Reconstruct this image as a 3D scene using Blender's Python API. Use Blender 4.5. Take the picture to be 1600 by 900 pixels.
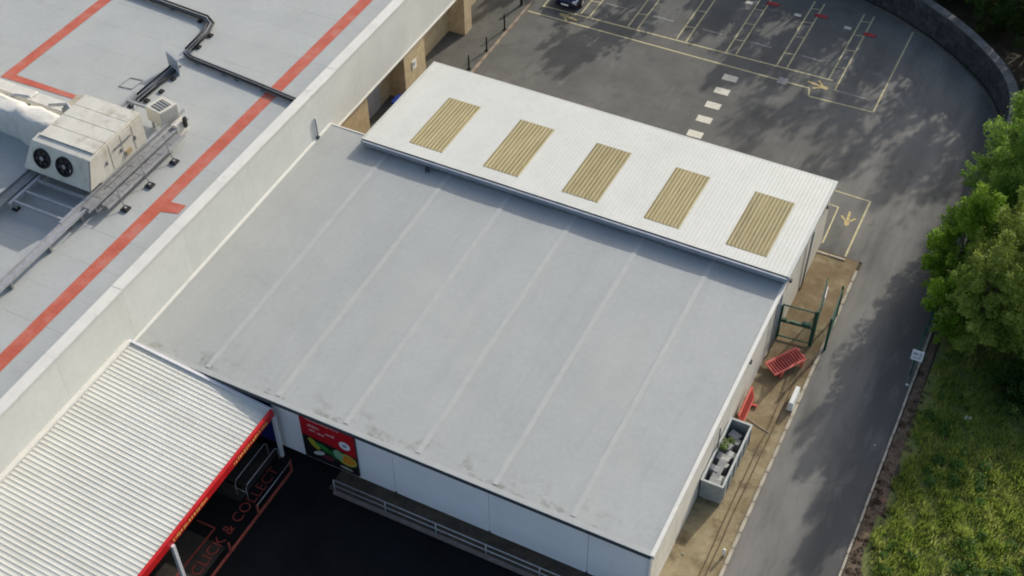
import bpy, bmesh, math, random
import numpy as np
from mathutils import Matrix, Vector

for o in list(bpy.data.objects):
    bpy.data.objects.remove(o)
S = bpy.context.scene
COL = S.collection
R = math.radians

# ------------------------------------------------------------------ camera
cam_d = bpy.data.cameras.new('camera'); cam = bpy.data.objects.new('camera', cam_d); COL.objects.link(cam)
cam_d.sensor_width = 36.0
cam_d.lens = 2055.3 / 1600 * 36.0
cam_d.clip_start = 0.5; cam_d.clip_end = 4000
right = Vector((0.89415995, 0.44761278, -0.01098984))
down = Vector((0.3151973, -0.64669749, -0.69457398))
fwd = Vector((-0.31800729, 0.61759627, -0.71933734))
cam.matrix_world = Matrix(((right.x, -down.x, -fwd.x, 0), (right.y, -down.y, -fwd.y, 0),
                           (right.z, -down.z, -fwd.z, 50.0), (0, 0, 0, 1)))
S.camera = cam

# ------------------------------------------------------------------ sky, sun, exposure
SUN_EL, SUN_AZ = 26.0, 13.5            # azimuth measured from +Y towards +X
w = bpy.data.worlds.new('World'); S.world = w; w.use_nodes = True
wn = w.node_tree; bg = wn.nodes['Background']
sky = wn.nodes.new('ShaderNodeTexSky'); sky.sky_type = 'NISHITA'; sky.sun_disc = False
sky.sun_elevation = R(SUN_EL); sky.sun_rotation = R(SUN_AZ)
sky.air_density = 1.0; sky.dust_density = 3.0; sky.ozone_density = 0.6
wn.links.new(sky.outputs['Color'], bg.inputs['Color']); bg.inputs['Strength'].default_value = 0.138
sl = bpy.data.lights.new('sun', 'SUN'); sl.energy = 2.7; sl.angle = R(0.55); sl.color = (1.0, 0.945, 0.85)
sun = bpy.data.objects.new('sun', sl); COL.objects.link(sun)
sd = Vector((math.sin(R(SUN_AZ)) * math.cos(R(SUN_EL)), math.cos(R(SUN_AZ)) * math.cos(R(SUN_EL)), math.sin(R(SUN_EL))))
sun.rotation_euler = sd.to_track_quat('Z', 'Y').to_euler(); sun.location = (0, 0, 80)
S.view_settings.view_transform = 'Standard'; S.view_settings.look = 'None'
S.view_settings.exposure = 0.41; S.view_settings.gamma = 1.0
S.view_settings.use_curve_mapping = False
S.cycles.filter_width = 1.9

# ------------------------------------------------------------------ helpers
def cum(o):
    v = Vector((0, 0, 0))
    while o is not None:
        v += o.location; o = o.parent
    return v

def link(name, me, mat, parent=None, smooth=False):
    o = bpy.data.objects.new(name, me); COL.objects.link(o)
    if mat is not None and len(me.materials) == 0: me.materials.append(mat)
    if parent is not None: o.parent = parent
    if smooth:
        me.polygons.foreach_set('use_smooth', [True] * len(me.polygons))
    return o

class MB:
    def __init__(s): s.v = []; s.f = []
    def face(s, pts):
        n = len(s.v); s.v += [tuple(p) for p in pts]; s.f.append(tuple(range(n, n + len(pts)))); return s
    def box(s, x0, x1, y0, y1, z0, z1):
        n = len(s.v)
        s.v += [(x0, y0, z0), (x1, y0, z0), (x1, y1, z0), (x0, y1, z0), (x0, y0, z1), (x1, y0, z1), (x1, y1, z1), (x0, y1, z1)]
        s.f += [tuple(n + i for i in q) for q in ((3, 2, 1, 0), (4, 5, 6, 7), (0, 1, 5, 4), (1, 2, 6, 5), (2, 3, 7, 6), (3, 0, 4, 7))]
        return s
    def hexa(s, b, t):
        """four bottom and four top points, counter-clockwise from above"""
        n = len(s.v); s.v += [tuple(p) for p in b] + [tuple(p) for p in t]
        s.f += [tuple(n + i for i in q) for q in ((3, 2, 1, 0), (4, 5, 6, 7), (0, 1, 5, 4), (1, 2, 6, 5), (2, 3, 7, 6), (3, 0, 4, 7))]
        return s
    def bar(s, a, b, wx, wz=None):
        a = Vector(a); b = Vector(b); wz = wz or wx
        d = (b - a).normalized()
        u = d.cross(Vector((0, 0, 1)))
        if u.length < 1e-3: u = Vector((1, 0, 0))
        u.normalize(); v = u.cross(d).normalized()
        q = [(-1, -1), (1, -1), (1, 1), (-1, 1)]
        n = len(s.v)
        for p in (a, b):
            for i, j in q: s.v.append(tuple(p + u * i * wx / 2 + v * j * wz / 2))
        s.f += [tuple(n + i for i in t) for t in ((0, 1, 2, 3), (7, 6, 5, 4), (0, 4, 5, 1), (1, 5, 6, 2), (2, 6, 7, 3), (3, 7, 4, 0))]
        return s
    def tube(s, pts, rad, n=8, cap=True):
        if not isinstance(rad, (list, tuple)): rad = [rad] * len(pts)
        P = [Vector(p) for p in pts]; base = len(s.v)
        for k, p in enumerate(P):
            d = (P[min(k + 1, len(P) - 1)] - P[max(k - 1, 0)]).normalized()
            u = d.cross(Vector((0.13, 0.31, 0.94)))
            if u.length < 1e-3: u = Vector((1, 0, 0))
            u.normalize(); v = d.cross(u).normalized()
            for i in range(n):
                a = 2 * math.pi * i / n
                s.v.append(tuple(p + (u * math.cos(a) + v * math.sin(a)) * rad[k]))
        for k in range(len(P) - 1):
            for i in range(n):
                j = (i + 1) % n
                s.f.append((base + k * n + i, base + k * n + j, base + (k + 1) * n + j, base + (k + 1) * n + i))
        if cap:
            s.f.append(tuple(base + i for i in reversed(range(n))))
            s.f.append(tuple(base + (len(P) - 1) * n + i for i in range(n)))
        return s
    def disc(s, c, r, z1, n=24, ax='z'):
        c = Vector(c); base = len(s.v)
        for h in (0, z1):
            for i in range(n):
                a = 2 * math.pi * i / n
                s.v.append(tuple(c + Vector((r * math.cos(a), r * math.sin(a), h))))
        s.f.append(tuple(base + i for i in reversed(range(n)))); s.f.append(tuple(base + n + i for i in range(n)))
        for i in range(n):
            j = (i + 1) % n; s.f.append((base + i, base + j, base + n + j, base + n + i))
        return s
    def mesh(s, name, off=(0, 0, 0)):
        me = bpy.data.meshes.new(name)
        me.from_pydata([(x - off[0], y - off[1], z - off[2]) for x, y, z in s.v], [], s.f); me.update()
        return me
    def build(s, name, mat, parent=None, bevel=0, smooth=False):
        me = s.mesh(name, cum(parent))
        if bevel:
            bm = bmesh.new(); bm.from_mesh(me)
            bmesh.ops.remove_doubles(bm, verts=bm.verts, dist=1e-5)
            bmesh.ops.bevel(bm, geom=list(bm.edges), offset=bevel, segments=1, affect='EDGES', clamp_overlap=True)
            bm.to_mesh(me); bm.free()
        return link(name, me, mat, parent, smooth)

def tag(o, label=None, cat=None, group=None, kind=None):
    if label: o['label'] = label
    if cat: o['category'] = cat
    if group: o['group'] = group
    if kind: o['kind'] = kind
    return o

def empty(name, loc, label=None, cat=None, group=None):
    o = bpy.data.objects.new(name, None); COL.objects.link(o); o.location = loc
    o.empty_display_size = 0.3
    return tag(o, label, cat, group)

def copy_tree(o, parent=None):
    c = o.copy(); COL.objects.link(c); c.parent = parent
    for ch in list(o.children): copy_tree(ch, c)
    return c

# ------------------------------------------------------------------ materials
def mat(name, c, c2=None, scale=1.0, rough=0.8, metal=0.0, bump=0.0, bscale=30.0, detail=6.0, lo=0.35, hi=0.65,
        fine=0.0, fscale=60.0, stretch=(1, 1, 1), rnd=0.0, spec=0.3, trans=None):
    m = bpy.data.materials.new(name); m.use_nodes = True
    nt = m.node_tree; N = nt.nodes; L = nt.links
    b = N['Principled BSDF']; b.inputs['Roughness'].default_value = rough; b.inputs['Metallic'].default_value = metal
    b.inputs['Specular IOR Level'].default_value = spec
    tc = N.new('ShaderNodeTexCoord'); mp = N.new('ShaderNodeMapping'); mp.inputs['Scale'].default_value = stretch
    L.new(tc.outputs['Object'], mp.inputs['Vector'])
    def rgb(x): return (x[0], x[1], x[2], 1)
    out = None
    if c2 is None:
        r = N.new('ShaderNodeRGB'); r.outputs[0].default_value = rgb(c); out = r.outputs[0]
    else:
        n = N.new('ShaderNodeTexNoise'); n.inputs['Scale'].default_value = scale; n.inputs['Detail'].default_value = detail
        n.inputs['Roughness'].default_value = 0.6
        L.new(mp.outputs[0], n.inputs['Vector'])
        rp = N.new('ShaderNodeValToRGB'); rp.color_ramp.elements[0].position = lo; rp.color_ramp.elements[1].position = hi
        rp.color_ramp.elements[0].color = rgb(c); rp.color_ramp.elements[1].color = rgb(c2)
        L.new(n.outputs['Fac'], rp.inputs['Fac']); out = rp.outputs['Color']
    if fine:
        n2 = N.new('ShaderNodeTexNoise'); n2.inputs['Scale'].default_value = fscale; n2.inputs['Detail'].default_value = 4
        L.new(mp.outputs[0], n2.inputs['Vector'])
        mr = N.new('ShaderNodeMapRange'); mr.inputs['From Min'].default_value = 0.25; mr.inputs['From Max'].default_value = 0.75
        mr.inputs['To Min'].default_value = 1 - fine; mr.inputs['To Max'].default_value = 1 + fine
        L.new(n2.outputs['Fac'], mr.inputs['Value'])
        mx = N.new('ShaderNodeVectorMath'); mx.operation = 'SCALE'
        L.new(out, mx.inputs[0]); L.new(mr.outputs[0], mx.inputs['Scale']); out = mx.outputs[0]
    if rnd:
        oi = N.new('ShaderNodeObjectInfo'); mr = N.new('ShaderNodeMapRange')
        mr.inputs['To Min'].default_value = 1 - rnd; mr.inputs['To Max'].default_value = 1 + rnd
        L.new(oi.outputs['Random'], mr.inputs['Value'])
        mx = N.new('ShaderNodeVectorMath'); mx.operation = 'SCALE'
        L.new(out, mx.inputs[0]); L.new(mr.outputs[0], mx.inputs['Scale']); out = mx.outputs[0]
    L.new(out, b.inputs['Base Color'])
    if bump:
        nb = N.new('ShaderNodeTexNoise'); nb.inputs['Scale'].default_value = bscale; nb.inputs['Detail'].default_value = 5
        L.new(mp.outputs[0], nb.inputs['Vector'])
        bp = N.new('ShaderNodeBump'); bp.inputs['Strength'].default_value = bump; bp.inputs['Distance'].default_value = 0.02
        L.new(nb.outputs['Fac'], bp.inputs['Height']); L.new(bp.outputs['Normal'], b.inputs['Normal'])
    m['out'] = 1
    return m

def stain_or_light(m, c, scale, lo, hi, amount=1.0, stretch=(1, 1, 1), box=None, seed=0.0):
    """mixes dirt; box=(axis,from,to) limits where it lies"""
    nt = m.node_tree; N = nt.nodes; L = nt.links; b = N['Principled BSDF']
    src = b.inputs['Base Color'].links[0].from_socket
    tc = N.new('ShaderNodeTexCoord'); mp = N.new('ShaderNodeMapping'); mp.inputs['Scale'].default_value = stretch
    mp.inputs['Location'].default_value = (seed, seed * 0.7, 0)
    L.new(tc.outputs['Object'], mp.inputs['Vector'])
    n = N.new('ShaderNodeTexNoise'); n.inputs['Scale'].default_value = scale; n.inputs['Detail'].default_value = 7; n.inputs['Roughness'].default_value = 0.65
    L.new(mp.outputs[0], n.inputs['Vector'])
    mr = N.new('ShaderNodeMapRange'); mr.inputs['From Min'].default_value = lo; mr.inputs['From Max'].default_value = hi; mr.inputs['To Max'].default_value = amount
    L.new(n.outputs['Fac'], mr.inputs['Value']); fac = mr.outputs[0]
    if box:
        sp = N.new('ShaderNodeSeparateXYZ'); L.new(tc.outputs['Object'], sp.inputs[0])
        m2 = N.new('ShaderNodeMapRange'); m2.interpolation_type = 'SMOOTHSTEP'
        m2.inputs['From Min'].default_value = box[1]; m2.inputs['From Max'].default_value = box[2]
        m2.inputs['To Min'].default_value = 1; m2.inputs['To Max'].default_value = 0
        L.new(sp.outputs[box[0]], m2.inputs['Value'])
        mu = N.new('ShaderNodeMath'); mu.operation = 'MULTIPLY'; L.new(fac, mu.inputs[0]); L.new(m2.outputs[0], mu.inputs[1]); fac = mu.outputs[0]
    mx = N.new('ShaderNodeMix'); mx.data_type = 'RGBA'
    L.new(fac, mx.inputs['Factor']); L.new(src, mx.inputs[6]); mx.inputs[7].default_value = (*c, 1)
    L.new(mx.outputs[2], b.inputs['Base Color'])
    return m

def leafmat(name, c, c2, c3, scale=0.5):
    m = bpy.data.materials.new(name); m.use_nodes = True
    nt = m.node_tree; N = nt.nodes; L = nt.links
    b = N['Principled BSDF']; b.inputs['Roughness'].default_value = 0.55; b.inputs['Specular IOR Level'].default_value = 0.35
    g = N.new('ShaderNodeNewGeometry'); rp = N.new('ShaderNodeValToRGB')
    e = rp.color_ramp.elements; e[0].color = (*c, 1); e[1].color = (*c3, 1); k = e.new(0.55); k.color = (*c2, 1)
    tc = N.new('ShaderNodeTexCoord'); n = N.new('ShaderNodeTexNoise'); n.inputs['Scale'].default_value = scale; n.inputs['Detail'].default_value = 3
    L.new(tc.outputs['Object'], n.inputs['Vector'])
    ad = N.new('ShaderNodeMath'); ad.operation = 'MULTIPLY_ADD'; ad.inputs[1].default_value = 0.5; 
    mr = N.new('ShaderNodeMapRange'); mr.inputs['From Min'].default_value = 0.3; mr.inputs['From Max'].default_value = 0.7; mr.inputs['To Min'].default_value = -0.1; mr.inputs['To Max'].default_value = 0.6
    L.new(n.outputs['Fac'], mr.inputs['Value'])
    L.new(g.outputs['Random Per Island'], ad.inputs[0]); L.new(mr.outputs[0], ad.inputs[2])
    L.new(ad.outputs[0], rp.inputs['Fac']); L.new(rp.outputs['Color'], b.inputs['Base Color'])
    t = N.new('ShaderNodeBsdfTranslucent'); L.new(rp.outputs['Color'], t.inputs['Color'])
    ms = N.new('ShaderNodeMixShader'); ms.inputs['Fac'].default_value = 0.58
    L.new(b.outputs[0], ms.inputs[1]); L.new(t.outputs[0], ms.inputs[2])
    L.new(ms.outputs[0], N['Material Output'].inputs['Surface'])
    return m

M = {}
M['earth'] = mat('earth', (0.05, 0.04, 0.028), (0.09, 0.075, 0.05), 0.8, 0.95, bump=0.5, bscale=12)
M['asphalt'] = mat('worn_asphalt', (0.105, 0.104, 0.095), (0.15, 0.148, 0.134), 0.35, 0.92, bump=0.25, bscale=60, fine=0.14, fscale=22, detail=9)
stain_or_light(M['asphalt'], (0.085, 0.082, 0.078), 0.55, 0.56, 0.7, 0.7, seed=3)
stain_or_light(M['asphalt'], (0.15, 0.125, 0.095), 0.9, 0.6, 0.75, 0.5, seed=9)
stain_or_light(M['asphalt'], (0.10, 0.098, 0.09), 1.2, 0.52, 0.68, 0.55, stretch=(2.2, .12, 1), seed=21)
stain_or_light(M['asphalt'], (0.205, 0.2, 0.185), 0.8, 0.58, 0.72, 0.5, stretch=(1.2, .5, 1), seed=27)
stain_or_light(M['asphalt'], (0.235, 0.226, 0.205), 0.6, 0.3, 0.6, 0.75, stretch=(1.5, .3, 1), box=(0, -5.0, -15.0), seed=33)  # paler towards the road: sunlight on the tarmac painted into the asphalt colour
stain_or_light(M['asphalt'], (0.072, 0.072, 0.07), 0.7, 0.25, 0.5, 0.85, stretch=(1.3, .35, 1), box=(0, -2.6, -4.6), seed=41)  # newer dark surfacing on the road's right, with tree shade painted into its colour
def cracks(m, scale, width, c, amount):
    nt = m.node_tree; N = nt.nodes; L = nt.links; b = N['Principled BSDF']; src = b.inputs['Base Color'].links[0].from_socket
    tc = N.new('ShaderNodeTexCoord'); n = N.new('ShaderNodeTexNoise'); n.inputs['Scale'].default_value = 1.3; n.inputs['Detail'].default_value = 4
    L.new(tc.outputs['Object'], n.inputs['Vector'])
    ad = N.new('ShaderNodeVectorMath'); ad.operation = 'ADD'; L.new(tc.outputs['Object'], ad.inputs[0]); L.new(n.outputs['Color'], ad.inputs[1])
    v = N.new('ShaderNodeTexVoronoi'); v.feature = 'DISTANCE_TO_EDGE'; v.inputs['Scale'].default_value = scale; L.new(ad.outputs[0], v.inputs['Vector'])
    mr = N.new('ShaderNodeMapRange'); mr.inputs['From Min'].default_value = 0; mr.inputs['From Max'].default_value = width; mr.inputs['To Min'].default_value = amount; mr.inputs['To Max'].default_value = 0
    L.new(v.outputs['Distance'], mr.inputs['Value'])
    n2 = N.new('ShaderNodeTexNoise'); n2.inputs['Scale'].default_value = .35; L.new(tc.outputs['Object'], n2.inputs['Vector'])
    m2 = N.new('ShaderNodeMapRange'); m2.inputs['From Min'].default_value = .48; m2.inputs['From Max'].default_value = .62; L.new(n2.outputs['Fac'], m2.inputs['Value'])
    mu = N.new('ShaderNodeMath'); mu.operation = 'MULTIPLY'; L.new(mr.outputs[0], mu.inputs[0]); L.new(m2.outputs[0], mu.inputs[1])
    mx = N.new('ShaderNodeMix'); mx.data_type = 'RGBA'; L.new(mu.outputs[0], mx.inputs['Factor']); L.new(src, mx.inputs[6]); mx.inputs[7].default_value = (*c, 1); L.new(mx.outputs[2], b.inputs['Base Color'])
cracks(M['asphalt'], .22, .012, (0.06, 0.06, 0.055), .4)
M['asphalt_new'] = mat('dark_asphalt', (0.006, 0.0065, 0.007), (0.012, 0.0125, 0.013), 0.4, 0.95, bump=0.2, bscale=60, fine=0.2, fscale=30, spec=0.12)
M['path'] = mat('stained_concrete', (0.22, 0.17, 0.09), (0.34, 0.285, 0.175), 0.9, 0.95, bump=0.3, bscale=25, fine=0.15, fscale=14, detail=9)
stain_or_light(M['path'], (0.09, 0.065, 0.04), 1.3, 0.52, 0.7, 0.8, seed=5)
stain_or_light(M['path'], (0.12, 0.12, 0.07), 0.7, 0.55, 0.68, 0.6, seed=15)
stain_or_light(M['path'], (0.16, 0.11, 0.062), 0.8, 0.3, 0.55, 0.8, box=(1, 45, 38), seed=25)
M['kerb'] = mat('kerb_concrete', (0.33, 0.29, 0.22), (0.44, 0.40, 0.32), 2.5, 0.9, bump=0.2, fine=0.12, rnd=0.08)
M['pinkkerb'] = mat('kerb_pinkish', (0.25, 0.2, 0.15), (0.33, 0.27, 0.2), 2.5, 0.9, fine=0.12, rnd=0.08)
M['darkkerb'] = mat('dark_kerb', (0.08, 0.078, 0.07), (0.12, 0.115, 0.1), 3, 0.9, rnd=.1)
M['walk'] = mat('mossy_walkway', (0.05, 0.04, 0.028), (0.09, 0.07, 0.05), 1.5, 0.95, bump=0.3, fine=0.2, fscale=10)
M['yellow_line'] = mat('faded_yellow_paint', (0.48, 0.42, 0.22), (0.58, 0.53, 0.33), 3, 0.85, fine=0.2, fscale=20)
stain_or_light(M['yellow_line'], (0.16, 0.15, 0.13), 5, 0.55, 0.68, 0.75)
M['white_line'] = mat('worn_white_paint', (0.56, 0.53, 0.43), (0.66, 0.63, 0.53), 4, 0.8, fine=0.1, fscale=20)
stain_or_light(M['white_line'], (0.3, 0.29, 0.26), 5, 0.6, 0.72, 0.6)
M['faint_line'] = mat('ghost_paint', (0.26, 0.255, 0.24), (0.34, 0.33, 0.31), 3, 0.85, fine=0.2)
M['red_line'] = mat('red_road_paint', (0.19, 0.03, 0.022), (0.27, 0.05, 0.035), 4, 0.7, fine=0.15)
M['orange_arrow'] = mat('orange_arrow_paint', (0.50, 0.38, 0.15), (0.58, 0.46, 0.22), 4, 0.8)
stain_or_light(M['orange_arrow'], (0.16, 0.15, 0.13), 5, 0.52, 0.66, 0.7)
M['roof'] = mat('grey_roof_membrane', (0.37, 0.386, 0.376), (0.405, 0.423, 0.41), 0.45, 0.6, bump=0.12, bscale=4, fine=0.045, fscale=5, detail=8, rnd=0.012)
stain_or_light(M['roof'], (0.32, 0.33, 0.325), 0.55, 0.55, 0.75, 0.35, seed=4)
stain_or_light(M['roof'], (0.43, 0.44, 0.405), 0.3, 0.52, 0.7, 0.35, stretch=(1, .35, 1), seed=8)
M['roof_dark'] = mat('roof_patch', (0.30, 0.30, 0.285), (0.335, 0.34, 0.32), 1.5, 0.7, fine=.05)
M['roof_ext'] = mat('extension_roof_membrane', (0.35, 0.367, 0.357), (0.38, 0.397, 0.385), 0.4, 0.6, bump=0.12, bscale=4, fine=0.05, fscale=4, detail=8, rnd=0.012)
stain_or_light(M['roof_ext'], (0.30, 0.315, 0.31), 0.9, 0.5, 0.78, 0.5, stretch=(1.6, .14, 1), seed=2)
stain_or_light(M['roof_ext'], (0.405, 0.416, 0.384), 0.35, 0.5, 0.72, 0.35, stretch=(1, .3, 1), seed=12)
stain_or_light(M['roof_ext'], (0.13, 0.125, 0.105), 0.8, 0.53, 0.66, 0.75, stretch=(1, 1.3, 1), box=(1, -0.1, 1.6), seed=31)
M['seam'] = mat('roof_seam', (0.385, 0.40, 0.387), (0.42, 0.435, 0.42), 2, 0.6, fine=0.05)
M['patch'] = mat('membrane_patch', (0.325, 0.338, 0.315), (0.37, 0.38, 0.352), 1.0, 0.65, fine=.06, rnd=.04)
M['clad'] = mat('cream_cladding', (0.61, 0.62, 0.58), (0.66, 0.67, 0.63), 0.6, 0.5, fine=0.03, fscale=3, rnd=0.02)
stain_or_light(M['clad'], (0.5, 0.495, 0.44), 0.9, 0.58, 0.75, 0.4, stretch=(1, 1, .25), seed=7)
M['coping'] = mat('pale_coping', (0.64, 0.63, 0.58), (0.70, 0.69, 0.63), 1.2, 0.5, fine=0.03, rnd=0.015)
stain_or_light(M['coping'], (0.42, 0.40, 0.34), 1.5, 0.6, 0.75, 0.6)
M['brick'] = mat('buff_brick', (0.42, 0.33, 0.20), (0.52, 0.42, 0.27), 2.0, 0.9, bump=0.3, bscale=14, fine=0.12, fscale=9)
M['panel_grey'] = mat('grey_door_paint', (0.33, 0.34, 0.36), (0.38, 0.39, 0.40), 2, 0.6)
M['white_wall'] = mat('white_wall_panel', (0.80, 0.81, 0.83), (0.84, 0.85, 0.87), 0.6, 0.45, fine=0.02, rnd=0.015)
stain_or_light(M['white_wall'], (0.62, 0.61, 0.56), 0.8, 0.58, 0.8, 0.5, stretch=(1, 1, .3), seed=5)
M['cream_wall'] = mat('cream_side_wall', (0.66, 0.63, 0.55), (0.74, 0.71, 0.63), 0.9, 0.6, fine=0.05, rnd=0.02)
stain_or_light(M['cream_wall'], (0.42, 0.38, 0.29), 1.0, 0.55, 0.75, 0.6, stretch=(1, 1, .3), seed=6)
M['blue_wall'] = mat('dark_blue_wall', (0.015, 0.02, 0.13), (0.02, 0.03, 0.17), 1, 0.5)
M['dark_trim'] = mat('dark_gutter', (0.045, 0.05, 0.06), (0.07, 0.075, 0.085), 3, 0.6)
M['white_roof'] = mat('white_profiled_sheet', (0.545, 0.555, 0.515), (0.585, 0.592, 0.552), 0.5, 0.45, fine=0.03, fscale=4, rnd=0.015)
stain_or_light(M['white_roof'], (0.51, 0.51, 0.465), 0.7, 0.58, 0.8, 0.5, stretch=(1, .3, 1), seed=11)
M['rooflight'] = mat('aged_rooflight', (0.37, 0.325, 0.175), (0.46, 0.41, 0.235), 0.9, 0.5, fine=0.10, fscale=5, rnd=0.09, stretch=(4, .3, 1))
M['rooflight_dirt'] = mat('rooflight_grime', (0.20, 0.165, 0.075), (0.29, 0.245, 0.125), 0.9, 0.7, fine=0.15, fscale=5, rnd=0.09, stretch=(2, .4, 1))
stain_or_light(M['rooflight'], (0.26, 0.21, 0.11), 1.1, 0.52, 0.7, 0.5, stretch=(2.5, .25, 1), seed=3)
stain_or_light(M['rooflight'], (0.46, 0.40, 0.25), 0.8, 0.55, 0.72, 0.5, stretch=(1, .5, 1), seed=13)
M['gutter'] = mat('bluish_gutter', (0.25, 0.29, 0.34), (0.33, 0.36, 0.4), 2, 0.45, metal=0.2)
M['canopy'] = mat('ribbed_canopy_sheet', (0.535, 0.54, 0.495), (0.59, 0.595, 0.55), 0.6, 0.45, fine=0.03, fscale=4, rnd=0.025)
stain_or_light(M['canopy'], (0.42, 0.42, 0.37), 0.8, 0.52, 0.75, 0.5, stretch=(.25, 1.5, 1), seed=4)
M['red'] = mat('red_fascia', (0.45, 0.012, 0.015), (0.55, 0.02, 0.02), 1.5, 0.4)
M['yellow_print'] = mat('yellow_lettering', (0.75, 0.42, 0.12), None, rough=0.5)
M['white_metal'] = mat('white_painted_steel', (0.62, 0.63, 0.65), (0.7, 0.7, 0.71), 3, 0.4)
M['steel'] = mat('galvanised_steel', (0.36, 0.37, 0.38), (0.46, 0.47, 0.48), 4, 0.45, metal=0.45, fine=0.1)
M['steel_dull'] = mat('dull_grating', (0.22, 0.225, 0.225), (0.3, 0.3, 0.3), 4, 0.6, metal=0.3, fine=0.1)
M['pipe'] = mat('grey_pipe', (0.1, 0.11, 0.12), (0.16, 0.17, 0.18), 5, 0.6)
M['black'] = mat('black_rubber', (0.012, 0.012, 0.014), (0.02, 0.02, 0.022), 5, 0.6)
M['black_paint'] = mat('black_painted_steel', (0.018, 0.018, 0.02), None, rough=0.45)
M['unit'] = mat('cream_plant_casing', (0.53, 0.515, 0.445), (0.62, 0.605, 0.535), 0.8, 0.5, fine=0.05, fscale=4)
stain_or_light(M['unit'], (0.30, 0.25, 0.16), 1.4, 0.54, 0.74, 0.7, stretch=(1, 1, .4), seed=2)
M['tarp'] = mat('white_duct_wrap', (0.56, 0.55, 0.50), (0.66, 0.65, 0.60), 1.5, 0.5, bump=0.9, bscale=3)
stain_or_light(M['tarp'], (0.45, 0.38, 0.28), 1.4, 0.58, 0.72, 0.7)
M['redpaint'] = mat('red_roof_paint', (0.42, 0.095, 0.06), (0.50, 0.135, 0.09), 1.0, 0.7, fine=0.08, fscale=6)
stain_or_light(M['redpaint'], (0.40, 0.22, 0.185), 1.0, 0.5, 0.72, 0.6)
stain_or_light(M['redpaint'], (0.36, 0.34, 0.31), 6.0, 0.6, 0.68, 0.5, seed=4)
M['green_steel'] = mat('green_coated_steel', (0.01, 0.055, 0.035), (0.015, 0.085, 0.055), 4, 0.45)
M['green_mesh'] = mat('faded_green_mesh', (0.10, 0.19, 0.14), (0.16, 0.25, 0.19), 3, 0.55)
M['red_plastic'] = mat('red_plastic', (0.60, 0.10, 0.075), (0.70, 0.18, 0.14), 2, 0.5, rnd=0.05)
M['red_dark'] = mat('dark_red_plastic', (0.16, 0.02, 0.015), (0.22, 0.03, 0.025), 3, 0.6)
M['skip'] = mat('grey_blue_container', (0.25, 0.275, 0.28), (0.33, 0.35, 0.35), 3, 0.6, fine=0.15)
M['skip_in'] = mat('container_rim', (0.38, 0.41, 0.41), (0.47, 0.49, 0.48), 3, 0.6)
M['grey_junk'] = mat('grey_board', (0.3, 0.31, 0.31), (0.42, 0.42, 0.41), 3, 0.8)
M['white_block'] = mat('white_plastic', (0.66, 0.68, 0.63), (0.74, 0.75, 0.7), 3, 0.6)
M['slate'] = mat('dark_wall_stone', (0.028, 0.031, 0.035), (0.058, 0.062, 0.066), 3, 0.9, bump=0.5, bscale=10, fine=0.2, rnd=0.25)
M['slate_top'] = mat('dark_wall_coping', (0.085, 0.09, 0.094), (0.13, 0.135, 0.138), 3, 0.9, rnd=0.15)
M['sign_white'] = mat('sign_white', (0.7, 0.71, 0.74), None, rough=0.5)
M['pink_print'] = mat('pale_pink_print', (0.62, 0.36, 0.36), None, rough=.5)
M['sign_grey'] = mat('sign_print_grey', (0.3, 0.31, 0.36), None, rough=0.5)
M['bark'] = mat('bark', (0.07, 0.05, 0.035), (0.12, 0.095, 0.07), 4, 0.95, bump=0.6, bscale=14)
M['turf'] = mat('turf_soil', (0.12, 0.14, 0.042), (0.17, 0.18, 0.06), 1.2, 0.95, bump=0.6, bscale=8, fine=0.25, fscale=4)
M['dirt'] = mat('leaf_litter_dirt', (0.075, 0.055, 0.038), (0.15, 0.11, 0.075), 2.2, 0.95, bump=0.7, bscale=9, fine=0.35, fscale=7)
stain_or_light(M['dirt'], (0.19, 0.09, 0.05), 1.8, 0.58, 0.68, 0.7, seed=5)
M['navy'] = mat('navy_car_paint', (0.006, 0.01, 0.035), None, rough=0.2, spec=0.6)
M['glass'] = mat('tinted_glass', (0.02, 0.025, 0.03), None, rough=0.06, spec=0.8)
M['silver'] = mat('bright_trim', (0.6, 0.6, 0.62), None, rough=0.25, metal=0.6)
M['blue_bin'] = mat('blue_plastic', (0.01, 0.03, 0.2), (0.015, 0.04, 0.25), 2, 0.45)
M['leaf_lime'] = leafmat('lime_leaves', (0.11, 0.21, 0.016), (0.25, 0.41, 0.035), (0.42, 0.56, 0.07))
M['leaf_olive'] = leafmat('yellow_green_leaves', (0.14, 0.22, 0.035), (0.32, 0.40, 0.07), (0.52, 0.56, 0.16))
M['leaf_mid'] = leafmat('mid_green_leaves', (0.085, 0.19, 0.025), (0.21, 0.35, 0.05), (0.36, 0.50, 0.11))
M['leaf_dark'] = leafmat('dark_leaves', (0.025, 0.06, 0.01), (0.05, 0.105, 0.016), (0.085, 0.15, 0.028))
M['grass'] = leafmat('rough_grass_blades', (0.19, 0.29, 0.045), (0.33, 0.40, 0.075), (0.48, 0.48, 0.17), 0.9)
M['weed'] = leafmat('dark_weed_leaves', (0.05, 0.13, 0.02), (0.09, 0.2, 0.035), (0.16, 0.3, 0.06), 0.8)

rng = random.Random(7)
# ================================================================== THE SETTING
def sheet(name, pts, z, m, parent=None, kind='structure', sub=0):
    mb = MB(); mb.face([(x, y, z) for x, y in pts]); o = mb.build(name, m, parent)
    if parent is None: tag(o, kind=kind)
    return o
sheet('ground', [(-1500, -1500), (1500, -1500), (1500, 1500), (-1500, 1500)], -0.03, M['earth'])

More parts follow.
